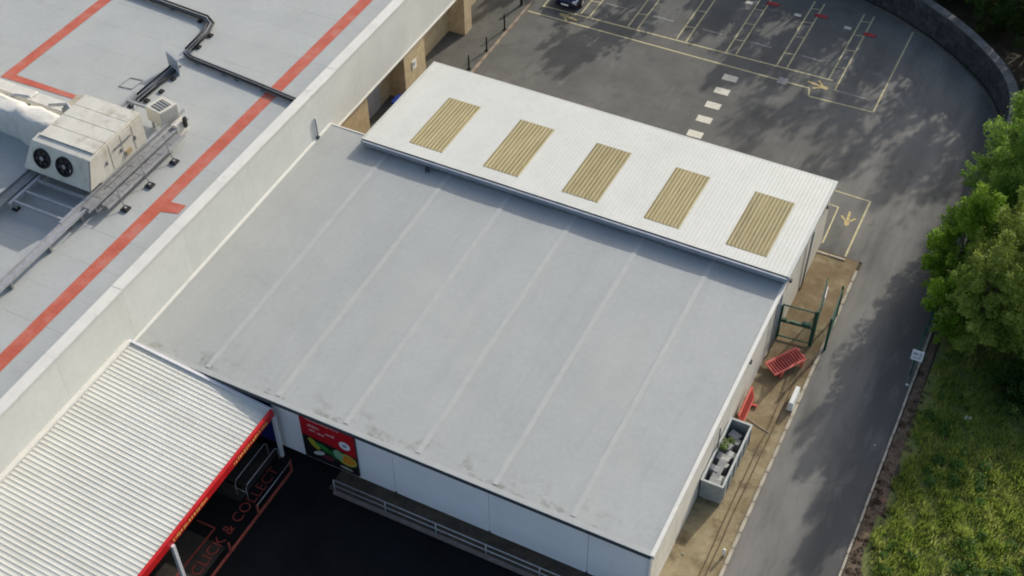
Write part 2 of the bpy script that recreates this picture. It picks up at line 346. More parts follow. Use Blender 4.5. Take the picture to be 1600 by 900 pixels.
# wall curve at the far corner of the car park (its foot), a smooth arc
ARC = [(-24.0, 78.6), (-20.0, 78.3), (-16.0, 77.75), (-12.96, 77.07), (-10.55, 76.18), (-8.09, 74.81), (-5.6, 72.97), (-3.53, 70.84), (-2.34, 68.97), (-1.75, 66.8), (-1.56, 64.0)]
def arc_pts(step=0.5):
    P = [Vector((a, b, 0)) for a, b in ARC]; out = []
    for i in range(len(P) - 1):
        p0 = P[max(i - 1, 0)]; p1 = P[i]; p2 = P[i + 1]; p3 = P[min(i + 2, len(P) - 1)]
        for k in range(8):
            t = k / 8
            out.append(0.5 * ((2 * p1) + (p2 - p0) * t + (2 * p0 - 5 * p1 + 4 * p2 - p3) * t * t + (3 * p1 - p0 - 3 * p2 + p3) * t ** 3))
    out.append(P[-1])
    res = [out[0]]; acc = 0
    for a, b in zip(out, out[1:]):
        L = (b - a).length; d = step - acc
        while d <= L:
            res.append(a.lerp(b, d / L)); d += step
        acc = (acc + L) % step
    return res
arc = arc_pts(0.9)
asp = [(-60, 90), (-60, 57.0), (-33.0, 57.0), (-33.0, 53.0), (-6.05, 52.83), (-6.05, 8.0), (-1.56, 8.0)] + [(p.x, p.y) for p in reversed(arc)] + [(-24, 90)]
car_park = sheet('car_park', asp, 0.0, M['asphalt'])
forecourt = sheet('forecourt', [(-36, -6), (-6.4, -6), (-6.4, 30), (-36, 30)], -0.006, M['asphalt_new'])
path = sheet('path', [(-8.75, 8), (-6.22, 8), (-6.22, 52.75), (-8.75, 52.75)], 0.06, M['path'])
side_path = sheet('pavement', [(-38, 46), (-32.85, 46), (-32.85, 90), (-38, 90)], 0.05, mat('dark_footway', (0.10, 0.10, 0.088), (0.135, 0.132, 0.118), 0.8, 0.95, fine=0.12, fscale=12, bump=0.2))
sheet('verge', [(-1.46, 6), (-0.55, 6), (-0.45, 34), (-0.8, 40), (-1.0, 48), (-0.6, 66), (-1.35, 66.5)], 0.02, M['dirt'])
# rough meadow ground: uneven surface
def terrain(name, x0, x1, y0, y1, n, m, amp, z0):
    nx, ny = n; V = []; F = []
    for j in range(ny + 1):
        for i in range(nx + 1):
            x = x0 + (x1 - x0) * i / nx; y = y0 + (y1 - y0) * j / ny
            V.append((x, y, z0 + amp * (math.sin(x * 1.3 + 0.6 * y) * 0.4 + math.sin(y * 0.9 - x * .4) * 0.4 + math.sin(x * 3.1) * math.sin(y * 2.7) * 0.3) + 0.03 * (x - x0)))
    for j in range(ny):
        for i in range(nx):
            a = j * (nx + 1) + i; F.append((a, a + 1, a + nx + 2, a + nx + 1))
    mb = MB(); mb.v = V; mb.f = F
    return tag(mb.build(name, m, None, smooth=True), kind='structure')
terrain('meadow', -0.9, 30, 5, 120, (60, 200), M['turf'], 0.05, 0.0)
terrain('bank', -60, 6, 79.2, 130, (60, 60), M['turf'], 0.05, 0.1)

# kerbs of separate stones
def kerb(name, a, b, wdt, h, m, L=0.915, zb=-0.02):
    root = tag(empty(name, (a[0], a[1], 0)), kind='structure')
    a = Vector((a[0], a[1], 0)); b = Vector((b[0], b[1], 0)); d = (b - a); n = int(d.length / L); d.normalize(); s = Vector((d.y, -d.x, 0))
    me = None
    for k in range(n):
        if me is None:
            mb = MB(); g = 0.012
            q = [d * g, d * g + s * wdt, d * (L - g) + s * wdt, d * (L - g)]
            mb.hexa([p + Vector((0, 0, zb)) for p in q], [p + Vector((0, 0, h)) for p in q])
            o = mb_build_local(mb, 'kerb_stone', m, root, 0.012); me = o.data
        else:
            o = bpy.data.objects.new('kerb_stone', me); COL.objects.link(o); o.parent = root
        o.location = d * (L * k) + Vector((rng.uniform(-.008, .008), rng.uniform(-.008, .008), rng.uniform(-.006, .006)))
    return root
def mb_build_local(mb, name, m, parent, bevel=0, smooth=False):
    me = mb.mesh(name)
    if bevel:
        bm = bmesh.new(); bm.from_mesh(me); bmesh.ops.remove_doubles(bm, verts=bm.verts, dist=1e-5)
        bmesh.ops.bevel(bm, geom=list(bm.edges), offset=bevel, segments=1, affect='EDGES', clamp_overlap=True); bm.to_mesh(me); bm.free()
    return link(name, me, m, parent, smooth)
kerb('kerb', (-6.22, 20.0), (-6.22, 52.8), 0.16, 0.13, M['kerb'])
kerb('kerb', (-1.56, 22.0), (-1.56, 66.4), 0.11, 0.08, M['kerb'])
kerb('kerb', (-32.85, 53.5), (-32.85, 67.5), 0.17, 0.12, M['pinkkerb'])
kerb('kerb', (-8.75, 52.62), (-6.3, 52.62), 0.14, 0.11, M['kerb'])

# painted markings on the car park (its parts)
def line(a, b, wdt, m, z=0.004, name='parking_line', parent=None):
    a = Vector((*a, 0)); b = Vector((*b, 0)); d = (b - a).normalized(); s = Vector((-d.y, d.x, 0)) * wdt / 2
    mb = MB(); mb.face([a - s + Vector((0, 0, z)), b - s + Vector((0, 0, z)), b + s + Vector((0, 0, z)), a + s + Vector((0, 0, z))])
    return mb.build(name, m, parent or car_park)
YL = M['yellow_line']
line((-32.6, 66.24), (-13.25, 66.28), 0.11, YL); line((-31.9, 67.2), (-12.2, 67.66), 0.11, YL)
line((-13.05, 65.5), (-9.1, 65.68), 0.10, YL); line((-11.95, 66.78), (-9.7, 66.76), 0.09, M['faint_line'])
line((-13.25, 66.2), (-13.1, 65.55), 0.10, YL)
for k in range(6):
    x0 = -29.28 + 3.36 * k; x1 = x0 + 0.66
    ys = 67.4 + 0.07 * k
    line((x0, ys), (x0 + .02, 75.5), 0.09, YL, 0.006); line((x1, ys if k < 5 else 66.8), (x1 + .02, 75.5), 0.09, YL, 0.006)
    for j, yb in enumerate((69.1, 71.1, 72.9, 74.6)):
        line((x0, yb), (x1, yb + .12), 0.07, YL, 0.008)
    if k > 0: line((x0 - 2.3, 69.3), (x0 - 0.9, 69.3), 0.10, M['faint_line'], 0.004)
    if k > 2: 
        sheet('painted_patch', [(x0 - .75, 73.35), (x0 - .3, 73.35), (x0 - .3, 73.65), (x0 - .75, 73.65)], 0.004, M['white_line'], car_park)
line((-9.1, 65.75), (-9.07, 74.9), 0.11, YL, 0.006)
line((-31.9, 67.1), (-31.9, 75.5), 0.09, YL, 0.006)
for k, yb in enumerate((65.12, 63.65, 62.1, 60.6, 59.07)):
    sheet('crossing_block', [(-18.47, yb - .31), (-17.55, yb - .28), (-17.57, yb + .31), (-18.49, yb + .29)], 0.004, M['white_line'], car_park)
line((-9.6, 57.83), (-7.0, 57.78), 0.09, YL); line((-7.03, 57.8), (-7.02, 52.9), 0.11, YL, 0.006)
line((-9.4, 56.6), (-8.46, 56.55), 0.08, YL); line((-8.5, 56.55), (-8.43, 53.4), 0.08, YL, 0.006)
def arrow(x, y, s, m, rot=0):
    mb = MB(); c, q = math.cos(rot), math.sin(rot)
    for pts in ([(-.1, .1), (.1, .1), (.08, 1.1), (-.08, 1.1)], [(0, -.45), (.16, -.3), (.16, .1), (-.16, .1), (-.16, -.3)],
                [(.16, .0), (.55, .45), (.45, .55), (.1, .15)], [(-.16, .0), (-.1, .15), (-.45, .55), (-.55, .45)]):
        mb.face([(x + (a * c - b * q) * s, y + (a * q + b * c) * s, 0.006) for a, b in pts])
    return mb.build('painted_arrow', m, car_park)
arrow(-7.72, 55.6, 0.8, M['orange_arrow'], 0.1)
arrow(-12.6, 66.75, 0.9, M['orange_arrow'], 1.4)
arrow(-30.2, 66.8, 0.9, M['orange_arrow'], -1.7)
sheet('service_cover', [(-15.3, 65.95), (-14.7, 65.95), (-14.7, 66.6), (-15.3, 66.6)], 0.010, M['faint_line'], car_park)

# markings on the forecourt
RL = M['red_line']
def fline(a, b, wdt=0.11, z=0.0): return line(a, b, wdt, RL, z, 'bay_line', forecourt)
fline((-28.4, 23.6), (-27.4, 23.62), 0.09); fline((-27.4, 23.6), (-27.5, 19.0), 0.09, 0.003); fline((-28.6, 26.0), (-27.6, 26.0), 0.09)
fline((-27.5, 21.2), (-26.9, 20.7), 0.09, 0.005)
def text_mesh(txt, size, name, m, parent, loc, rotz, spacing=1.0):
    cu = bpy.data.curves.new(name, 'FONT'); cu.body = txt; cu.size = size; cu.space_character = spacing
    cu.align_x = 'LEFT'; cu.align_y = 'CENTER'
    t = bpy.data.objects.new(name, cu); COL.objects.link(t)
    bpy.context.view_layer.update()
    me = bpy.data.meshes.new_from_object(t.evaluated_get(bpy.context.evaluated_depsgraph_get()))
    bpy.data.objects.remove(t); bpy.data.curves.remove(cu)
    o = link(name, me, m, parent); o.location = Vector(loc) - cum(parent); o.rotation_euler = (0, 0, rotz)
    return o
text_mesh('CLICK & COLLECT', 0.74, 'painted_lettering', RL, forecourt, (-26.8, 21.2, 0.0), R(90), 1.05)

# raised walkway in front of the extension
wk = MB(); wk.box(-23.9, -8.75, 27.72, 28.80, -0.02, 0.14)
tag(wk.build('walkway', M['walk']), kind='structure')

# ================================================================== RETAIL BUILDING (left)
rb = empty('retail_building', (-50, 40, 0), 'large flat-roofed store with pale membrane roof, red painted stripes and cream parapet', 'building')
Z_R = 6.5
# walls below the parapet
MB().box(-80, -36.2, -10, 100, 0, Z_R - 0.02).build('wall', M['brick'], rb)
for (y0, y1, xf, zt) in ((45.6, 50.3, -35.12, 3.45), (54.4, 56.9, -35.05, 3.45), (61.9, 62.85, -35.0, 3.45)):
    MB().box(-36.2, xf, y0, y1, 0, zt).build('pilaster', M['brick'], rb, 0.02)
MB().box(-36.2, -36.14, 50.5, 53.1, 0, 2.9).build('steel_door', M['panel_grey'], rb)
for yy in (51.2, 52.2): MB().box(-36.14, -36.10, yy, yy + .22, 2.2, 2.42).build('door_vent', M['dark_trim'], rb)
MB().box(-36.2, -35.0, 8, 45.6, 0, 3.5).build('lower_wall', M['white_wall'], rb)
# membrane sheets
def membrane(x0, x1, y0, y1, n=2.0):
    y = y0; k = 0
    while y < y1 - .01:
        yy = min(y + n, y1)
        MB().box(x0, x1, y + .003, yy - .003, Z_R - .02, Z_R + rng.uniform(0, .004)).build('roof_sheet', M['roof'], rb)
        y = yy
membrane(-80, -35.5, 12, 100, 2.0)
# parapet: cladding panels and coping lengths
y = 6.0
while y < 98:
    L = 4.6
    MB().box(-35.46, -34.97, y + .003, y + L - .003, 3.42 if y + L > 46.4 else 3.6, 6.93).build('cladding_panel', M['clad'], rb)
    dz = rng.uniform(-.006, .006)
    c = MB(); c.hexa([(-35.52, y + .004, 6.935), (-34.90, y + .004, 6.935), (-34.90, y + L - .004, 6.935), (-35.52, y + L - .004, 6.935)],
                     [(-35.52, y + .004, 7.02 + dz), (-34.90, y + .004, 7.05 + dz), (-34.90, y + L - .004, 7.05 + dz), (-35.52, y + L - .004, 7.02 + dz)])
    c.build('coping', M['coping'], rb)
    y += L
MB().box(-34.97, -34.90, 46.4, 98, 3.40, 3.5).build('drip_trim', M['coping'], rb)
# red painted stripes and their branches
zr = Z_R + .018
def stripe(pts): 
    mb = MB(); mb.face([(x, y, zr) for x, y in pts]); return mb.build('painted_stripe', M['redpaint'], rb)
stripe([(-37.7, 8), (-36.98, 8), (-36.98, 100), (-37.7, 100)])
stripe([(-36.975, 34.45), (-36.12, 34.7), (-36.12, 35.35), (-36.975, 35.25)])
stripe([(-38.55, 54.2), (-37.705, 54.6), (-37.705, 55.3), (-38.55, 54.95)])
stripe([(-51.62, 39.95), (-50.95, 39.95), (-50.65, 60), (-51.35, 60)])
stripe([(-51.62, 39.45), (-46.3, 39.65), (-46.3, 39.95), (-51.62, 39.945)])
# a stepped downpipe on the cladding and an overflow
MB().tube([(-34.9, 44.9, 5.5), (-34.9, 44.95, 4.15)], 0.05).build('downpipe', M['gutter'], rb, smooth=True)
MB().box(-35.0, -34.85, 44.8, 45.05, 4.1, 4.22).build('outlet', M['dark_trim'], rb)

# ================================================================== EXTENSION with grey roof
eb = empty('store_extension', (-22, 28.8, 0), 'single-storey extension under a grey membrane roof with six pale seams', 'building')
XL, XR, YF, YB, ZF, ZB = -34.96, -8.52, 28.62, 46.25, 3.72, 4.12
def zr_at(y): return ZF + (ZB - ZF) * (y - YF) / (YB - YF)
seams = [XL, -30.85, -26.98, -23.38, -19.65, -15.9, -12.2, XR]
for a, b in zip(seams, seams[1:]):
    yb = YB if b < -32 or a < -33 else 45.9
    ny = 8; mb = MB(); n = 0
    for i in range(ny + 1):
        yy = YF + (yb - YF) * i / ny
        sag = -0.012 * math.sin(math.pi * i / ny)
        for t in (0, .25, .5, .75, 1):
            x = a + .004 + (b - a - .008) * t
            mb.v.append((x, yy, zr_at(yy) + sag - .015 * math.sin(math.pi * t)))
    for i in range(ny):
        for j in range(4):
            q = i * 5 + j; mb.f.append((q, q + 1, q + 6, q + 5))
    mb.build('roof_sheet', M['roof_ext'], eb, smooth=True)
for x in seams[1:-1]:
    mb = MB(); n = 12; wv = [rng.uniform(-.02, .02) for _ in range(n + 1)]
    for i in range(n):
        y0 = YF + .35 + (45.7 - YF - .35) * i / n; y1 = YF + .35 + (45.7 - YF - .35) * (i + 1) / n
        z0 = zr_at(y0) + .006; z1 = zr_at(y1) + .006
        mb.hexa([(x - .13 + wv[i], y0, z0 - .03), (x + .13 + wv[i], y0, z0 - .03), (x + .13 + wv[i + 1], y1, z1 - .03), (x - .13 + wv[i + 1], y1, z1 - .03)],
                [(x - .12 + wv[i], y0, z0 + .010), (x + .12 + wv[i], y0, z0 + .010), (x + .12 + wv[i + 1], y1, z1 + .010), (x - .12 + wv[i + 1], y1, z1 + .010)])
    mb.build('seam_strip', M['seam'], eb)
# roof body under the membrane and edge trims
MB().hexa([(XL + .03, 28.85, 0.2), (-8.62, 28.85, .2), (-8.62, 45.8, .2), (XL + .03, 45.8, .2)],
          [(XL + .03, 28.85, zr_at(28.85) - .1), (-8.62, 28.85, zr_at(28.85) - .1), (-8.62, 45.8, zr_at(45.8) - .1), (XL + .03, 45.8, zr_at(45.8) - .1)]).build('roof_deck', M['roof_ext'], eb)
mb = MB(); mb.hexa([(XL, YF - .02, ZF - .03), (XR, YF - .02, ZF - .03), (XR, YF + .22, ZF - .02), (XL, YF + .22, ZF - .02)],
                   [(XL, YF - .02, ZF + .018), (XR, YF - .02, ZF + .018), (XR, YF + .22, ZF + .03), (XL, YF + .22, ZF + .03)])
mb.build('front_edge_trim', M['seam'], eb)
MB().box(-34.9, -8.55, YF - .06, 28.8, ZF - .19, ZF - .035).build('gutter', M['dark_trim'], eb)
MB().hexa([(-8.6, YF, ZF - .2), (-8.42, YF, ZF - .2), (-8.42, 45.4, zr_at(45.4) - .2), (-8.6, 45.4, zr_at(45.4) - .2)],
          [(-8.6, YF, ZF + .03), (-8.42, YF, ZF + .03), (-8.42, 45.4, zr_at(45.4) + .03), (-8.6, 45.4, zr_at(45.4) + .03)]).build('side_edge_trim', M['coping'], eb)
MB().box(XL, -32.4, YB, YB + .08, ZB - .5, ZB + .02).build('rear_edge_trim', M['coping'], eb)
MB().box(XL + .02, -32.45, 45.82, YB, 0, ZB - .16).build('rear_wall', M['brick'], eb)
MB().hexa([(XL, YF, ZF - .02), (XL + .1, YF, ZF - .02), (XL + .1, YB, ZB - .02), (XL, YB, ZB - .02)],
          [(XL, YF, ZF + .12), (XL + .06, YF, ZF + .06), (XL + .06, YB, ZB + .06), (XL, YB, ZB + .12)]).build('wall_flashing', M['coping'], eb)
# front wall panels
fx = [-35.0, -27.35, -25.78, -22.83, -20.95, -16.14, -11.4, -8.62]
for i, (a, b) in enumerate(zip(fx, fx[1:])):
    m = M['blue_wall'] if i == 0 else M['white_wall']
    MB().box(a + .012, b - .012, 28.80 + rng.uniform(0, .01), 28.9, 0.16, 3.53).build('wall_panel', m, eb)
for x in fx[4:-1]: MB().box(x - .04, x + .04, 28.76, 28.84, 0.14, 0.26).build('panel_foot', M['dark_trim'], eb)
MB().box(-8.72, -8.58, 28.74, 28.86, 0.1, 3.55).build('corner_trim', M['white_metal'], eb)
# side wall panels facing the path
y = 28.87; k = 0
while y < 45.3:
    y1 = min(y + 2.4, 45.35); MB().hexa([(-8.66, y + .006, 0.1), (-8.56, y + .006, 0.1), (-8.56, y1 - .006, 0.1), (-8.66, y1 - .006, 0.1)],
                                      [(-8.66, y + .006, zr_at(y) - .21), (-8.56, y + .006, zr_at(y) - .21), (-8.56, y1 - .006, zr_at(y1) - .21), (-8.66, y1 - .006, zr_at(y1) - .21)]).build('wall_panel', M['cream_wall'], eb); y = y1
MB().box(-8.70, -8.53, 28.87, 45.35, -.02, 0.1).build('plinth', M['kerb'], eb)
for yy in (40.6,): MB().box(-8.56, -8.42, yy, yy + .16, 3.2, 3.42).build('wall_light', M['dark_trim'], eb, 0.02)
MB().tube([(-8.46, 45.1, 0.1), (-8.46, 45.1, 3.8)], .05).build('downpipe', M['gutter'], eb, smooth=True)
MB().tube([(-8.44, 44.4, 0.1), (-8.44, 44.4, 3.75)], .035).build('conduit', M['steel_dull'], eb, smooth=True)

# ================================================================== REAR UNIT with white profiled roof
ru = empty('rear_store_unit', (-20.4, 49.5, 0), 'low rear unit with white profiled roof and five tan rooflights', 'building')
WX0, WX1, WY0, WY1, WZ0, WZ1 = -32.32, -8.40, 45.45, 53.45, 4.62, 4.34
def wz(y): return WZ0 + (WZ1 - WZ0) * (y - WY0) / (WY1 - WY0)
PITCH = 0.2
def profile_sheet(name, x0, x1, y0, y1, m, lift=0.0, rib=.0045):
    mb = MB(); xs = []
    n = max(1, int(round((x1 - x0) / PITCH)))
    p = (x1 - x0) / n
    for i in range(n):
        a = x0 + i * p; xs += [(a, 0), (a + .55 * p, 0), (a + .66 * p, rib), (a + .89 * p, rib)]
    xs.append((x1, 0))
    for x, h in xs:
        mb.v.append((x, y0, wz(y0) + h + lift)); mb.v.append((x, y1, wz(y1) + h + lift))
    for i in range(len(xs) - 1): mb.f.append((2 * i, 2 * i + 2, 2 * i + 3, 2 * i + 1))
    return mb.build(name, m, ru)
lights = [(-29.95, -27.92), (-25.48, -23.4), (-20.9, -18.85), (-16.33, -14.4), (-11.95, -9.8)]
edges = [WX0]
for a, b in lights:
    x = edges[-1]
    nsh = max(1, round((a - x) / 1.2))
    for k in range(nsh): profile_sheet('roof_sheet', x + (a - x) * k / nsh, x + (a - x) * (k + 1) / nsh, WY0, WY1, M['white_roof'])
    profile_sheet('roof_sheet', a, b, WY0, 46.30, M['white_roof'], 0.003); profile_sheet('roof_sheet', a, b, 50.85, WY1, M['white_roof'], 0.003)
    rl_o = profile_sheet('rooflight', a, b, 46.31, 50.84, M['rooflight'], 0.004, .03)
    rl_o.data.materials.append(M['rooflight_dirt'])
    rl_o.data.polygons.foreach_set('material_index', [1 if q % 4 == 0 else 0 for q in range(len(rl_o.data.polygons))])
    edges.append(b)
profile_sheet('roof_sheet', edges[-1], WX1, WY0, WY1, M['white_roof'])
MB().box(-32.2, -8.52, 46.0, 53.3, 0, 4.2).build('wall_core', M['cream_wall'], ru)
y = 45.42
while y < 53.2:
    y1 = min(y + 2.62, 53.28); MB().box(-8.56, -8.49, y + .006, y1 - .006, 0.1, 4.22).build('wall_panel', M['cream_wall'], ru); y = y1
MB().box(-32.3, -8.45, 45.36, 45.56, 4.25, 4.60).build('front_fascia', M['gutter'], ru)
MB().box(-32.34, -8.38, 45.26, 45.42, 4.47, 4.60).build('gutter', M['gutter'], ru)
for s, nm in ((WX0, 'verge_trim'), (WX1, 'verge_trim')):
    MB().hexa([(s - .06, WY0 - .05, WZ0 - .25), (s + .06, WY0 - .05, WZ0 - .25), (s + .06, WY1 + .04, WZ1 - .25), (s - .06, WY1 + .04, WZ1 - .25)],
              [(s - .06, WY0 - .05, WZ0 + .03), (s + .06, WY0 - .05, WZ0 + .06), (s + .06, WY1 + .04, WZ1 + .06), (s - .06, WY1 + .04, WZ1 + .06)]).build(nm, M['white_roof'], ru)
MB().box(-32.26, -8.46, WY1 + .002, WY1 + .1, 4.1, 4.345).build('rear_trim', M['white_roof'], ru)
MB().tube([(-8.36, 49.6, 4.15), (-8.36, 49.6, 4.0), (-8.42, 49.6, .1)], .05).build('downpipe', M['gutter'], ru, smooth=True)
MB().box(-8.49, -8.36, 46.2, 46.38, 3.5, 3.68).build('wall_light', M['dark_trim'], ru, .02)
MB().box(-8.49, -8.38, 52.4, 52.55, 3.3, 3.5).build('wall_light', M['dark_trim'], ru, .02)
MB().disc((-28.2, 45.15, 4.13), .13, .16, 12).build('roof_outlet', M['dark_trim'], ru)

# ================================================================== CANOPY over the collection bays
ca = empty('entrance_canopy', (-27, 20, 0), 'white ribbed lean-to canopy with red fascia beside the cream parapet', 'canopy')
CX0, CX1, CZ0, CZ1, CY0, CY1 = -34.9, -27.0, 4.08, 3.16, 4.0, 28.42
p = 0.235; yy = CY1; k = 0
while yy > CY0:
    mb = MB(); prof = []; lift = .004 * (k % 2)
    for i in range(4):
        a = yy - (i + 1) * p
        prof += [(a, 0), (a + .42 * p, 0), (a + .58 * p, .017), (a + .84 * p, .017)]
    prof.sort(); prof.append((yy, 0))
    for q, h in prof: mb.v.append((CX0, q, CZ0 + h + lift)); mb.v.append((CX1, q, CZ1 + h + lift))
    for i in range(len(prof) - 1): mb.f.append((2 * i, 2 * i + 1, 2 * i + 3, 2 * i + 2))
    mb.build('roof_sheet', M['canopy'], ca); yy -= 4 * p; k += 1
MB().box(CX1 - .03, CX1 + .05, CY0, CY1 + .02, 2.86, 3.27).build('fascia', M['red'], ca)
MB().box(CX1 - .10, CX1 + .07, CY0, CY1 + .02, 3.268, 3.31).build('fascia_cap', M['red'], ca)
MB().box(-34.97, -34.72, CY0, 28.4, 4.09, 4.21).build('wall_flashing', M['coping'], ca)
MB().hexa([(-34.9, CY1 - .02, CZ0 - .1), (-27, CY1 - .02, CZ1 - .1), (-27, CY1 + .12, CZ1 - .1), (-34.9, CY1 + .12, CZ0 - .1)],
          [(-34.9, CY1 - .02, CZ0 + .1), (-27, CY1 - .02, CZ1 + .1), (-27, CY1 + .12, CZ1 + .1), (-34.9, CY1 + .12, CZ0 + .1)]).build('end_flashing', M['white_metal'], ca)
for yy in (28.35, 20.75, 13.2): MB().box(-27.0, -26.84, yy - .08, yy + .08, 0, 2.9).build('post', M['white_metal'], ca)
for yy in (12, 16, 20.75, 24.5, 28.0): MB().hexa([(-34.8, yy - .06, CZ0 - .28), (-27.1, yy - .06, CZ1 - .28), (-27.1, yy + .06, CZ1 - .28), (-34.8, yy + .06, CZ0 - .28)],
    [(-34.8, yy - .06, CZ0 - .05), (-27.1, yy - .06, CZ1 - .05), (-27.1, yy + .06, CZ1 - .05), (-34.8, yy + .06, CZ0 - .05)]).build('rafter', M['white_metal'], ca)
# yellow lettering on the fascia, too small in the picture to be read: broken strokes
lr = random.Random(3); mb = MB()
for (y0, y1) in ((25.3, 27.9), (20.9, 23.3), (16.2, 18.6), (12.0, 14.2)):
    yy = y0
    while yy < y1:
        wd = lr.uniform(.05, .13); z0 = lr.uniform(2.93, 2.98); z1 = lr.uniform(3.05, 3.13)
        mb.box(CX1 + .05, CX1 + .062, yy, yy + wd, z0, z1); yy += wd + lr.uniform(.03, .09)
tag(mb.build('lettering', M['yellow_print'], ca), kind='stuff')

# ================================================================== THINGS AT THE FRONT
# advertising panel on the front wall
ad = empty('advertising_panel', (-24.3, 28.7, 0.35), 'red advertising panel with vegetables and a white round badge on the front wall', 'billboard')
def adq(name, pts, col, dy, r=0.6):
    m = col if not isinstance(col, tuple) else mat(name + '_print', col, None, rough=r)
    mb = MB(); y = 28.70 - dy
    n = len(pts); fr = [(x, y, z) for x, z in pts]; bk = [(x, 28.72 - dy, z) for x, z in pts]
    mb.face(fr)
    for i in range(n):
        j = (i + 1) % n; mb.face([fr[i], bk[i], bk[j], fr[j]])
    return mb.build(name, m, ad)
def ell(cx, cz, rx, rz, n=20, rot=0): 
    return [(cx + rx * math.cos(a) * math.cos(rot) - rz * math.sin(a) * math.sin(rot), cz + rx * math.cos(a) * math.sin(rot) + rz * math.sin(a) * math.cos(rot)) for a in [2 * math.pi * k / n for k in range(n)]]
MB().box(-25.76, -22.85, 28.70, 28.795, 0.35, 3.52).build('board', mat('board_dark', (0.012, 0.012, 0.013), None, rough=.5), ad)
adq('red_field', [(-25.76, 2.05), (-24.4, 1.95), (-22.86, 1.72), (-22.86, 3.2), (-23.1, 3.5), (-25.76, 3.5)], (0.42, 0.008, 0.014), .002)
for (x0, x1, z, h) in ((-25.4, -24.75, 3.22, .11), (-24.68, -24.2, 3.22, .11), (-24.12, -23.6, 3.22, .11),
                       (-25.35, -24.72, 2.78, .2), (-24.4, -23.92, 2.62, .18), (-25.3, -24.95, 2.48, .16), (-24.88, -24.45, 2.42, .17)):
    xx = x0
    while xx < x1 - .03:
        gw = lr.uniform(.05, .10); k = -.05 * (xx - x0); hh_ = h * lr.uniform(.6, 1.0)
        adq('print_stroke', [(xx, z + k), (xx + gw, z + k), (xx + gw - .01, z + hh_ + k), (xx + .01, z + hh_ + k)], M['pink_print'], .006); xx += gw + lr.uniform(.015, .04)
adq('badge', ell(-23.42, 2.35, .30, .28), M['sign_white'], .006)
adq('badge_mark', ell(-23.42, 2.35, .13, .09), (0.2, 0.22, 0.35), .009)
adq('pepper', ell(-25.15, 1.55, .42, .2, rot=-.9), (0.35, 0.33, 0.03), .006)
adq('cucumber', ell(-24.5, 1.45, .62, .17, rot=-.45), (0.03, 0.19, 0.04), .008)
adq('leaf', ell(-24.15, 1.3, .35, .2, rot=-.8), (0.02, 0.11, 0.03), .011)
adq('onion', ell(-24.95, .95, .36, .14, rot=.5), (0.5, 0.52, 0.45), .006)
adq('beetroot', ell(-24.45, .85, .3, .15), (0.14, 0.02, 0.03), .008)
adq('melon_rind', ell(-23.4, 1.3, .52, .42), (0.42, 0.4, 0.06), .009)
adq('melon', ell(-23.35, 1.33, .38, .3), (0.55, 0.2, 0.02), .012)
adq('lettuce', ell(-23.85, 1.45, .26, .34, rot=.2), (0.2, 0.38, 0.22), .014)
adq('mushroom', ell(-23.5, .62, .35, .09, rot=-.1), (0.4, 0.36, 0.28), .006)

# front handrail
hr = empty('handrail', (-16, 27.6, 0), 'long galvanised handrail along the dark walkway below the white wall', 'railing')
for x in (-23.5, -20.8, -18.2, -15.7, -13.1, -10.6): MB().tube([(x, 27.6, -.02), (x, 27.6, 1.1)], .03).build('post', M['steel'], hr, smooth=True)
for z in (1.1, 0.68): MB().tube([(-23.5, 27.6, z), (-9.3, 27.6, z)], .028).build('rail', M['steel'], hr, smooth=True)
MB().box(-23.6, -9.0, 27.55, 27.70, -.02, .16).build('kerb_upstand', mat('pinkish_kerb', (.16, .13, .11), (.2, .17, .15), 3, .9), hr)

# trolley rail under the canopy edge
tr = empty('trolley_rail', (-27, 27.2, 0), 'thin steel trolley rail on the ground under the red canopy edge', 'railing')
for x in (-27.55, -26.95):
    MB().tube([(x, 25.6, 0), (x, 25.6, .75), (x, 25.75, .95), (x, 28.0, .95), (x, 28.15, .75), (x, 28.15, 0)], .025).build('hoop', M['steel'], tr, smooth=True)
MB().tube([(-27.55, 25.6, .5), (-26.95, 25.6, .5)], .02).build('crossbar', M['steel'], tr, smooth=True)

bb = empty('bay_barrier', (-26.02, 24, 0), 'low red steel bay barrier with posts on the dark ground beside the canopy', 'barrier')
rs = mat('dull_red_steel', (.24, .05, .035), (.34, .085, .06), 4, .6)
MB().box(-26.07, -25.97, 12, 27.85, -.01, .09).build('base_rail', rs, bb)
for yy in (27.8, 25.1, 22.9, 20.6, 18.3): MB().box(-26.06, -25.98, yy - .04, yy + .04, .09, .72).build('post', rs, bb)
MB().tube([(-26.02, 27.8, .70), (-26.02, 25.1, .70)], .022).build('top_rail', M['steel'], bb, smooth=True)
MB().bar((-26.02, 27.82, .05), (-26.45, 28.3, .05), .08).build('return_rail', rs, bb)
pv = mat('brown_bay_paving', (.026, .022, .018), (.05, .043, .034), .9, .9, fine=.2, fscale=8)
sheet('bay_paving', [(-29.2, 25.3), (-27.2, 25.3), (-27.2, 28.5), (-29.2, 28.5)], 0.0, pv, forecourt)
sheet('bay_paving', [(-29.0, 20.4), (-26.4, 20.4), (-26.4, 23.0), (-29.0, 23.0)], -0.003, pv, forecourt)
# ================================================================== ROOFTOP PLANT
ac = empty('air_handling_unit', (-42, 36, Z_R), 'big cream rooftop cooling unit with two black fans on its sloping end', 'cooling unit')
A0, A1 = -43.75, -40.3
MB().hexa([(A0, 34.3, 7.15), (A1, 34.3, 7.15), (A1, 37.95, 7.15), (A0, 37.95, 7.15)],
          [(A0, 34.35, 8.95), (A1, 34.35, 8.95), (A1, 37.9, 9.0), (A0, 37.9, 9.0)]).build('casing', M['unit'], ac, .03)
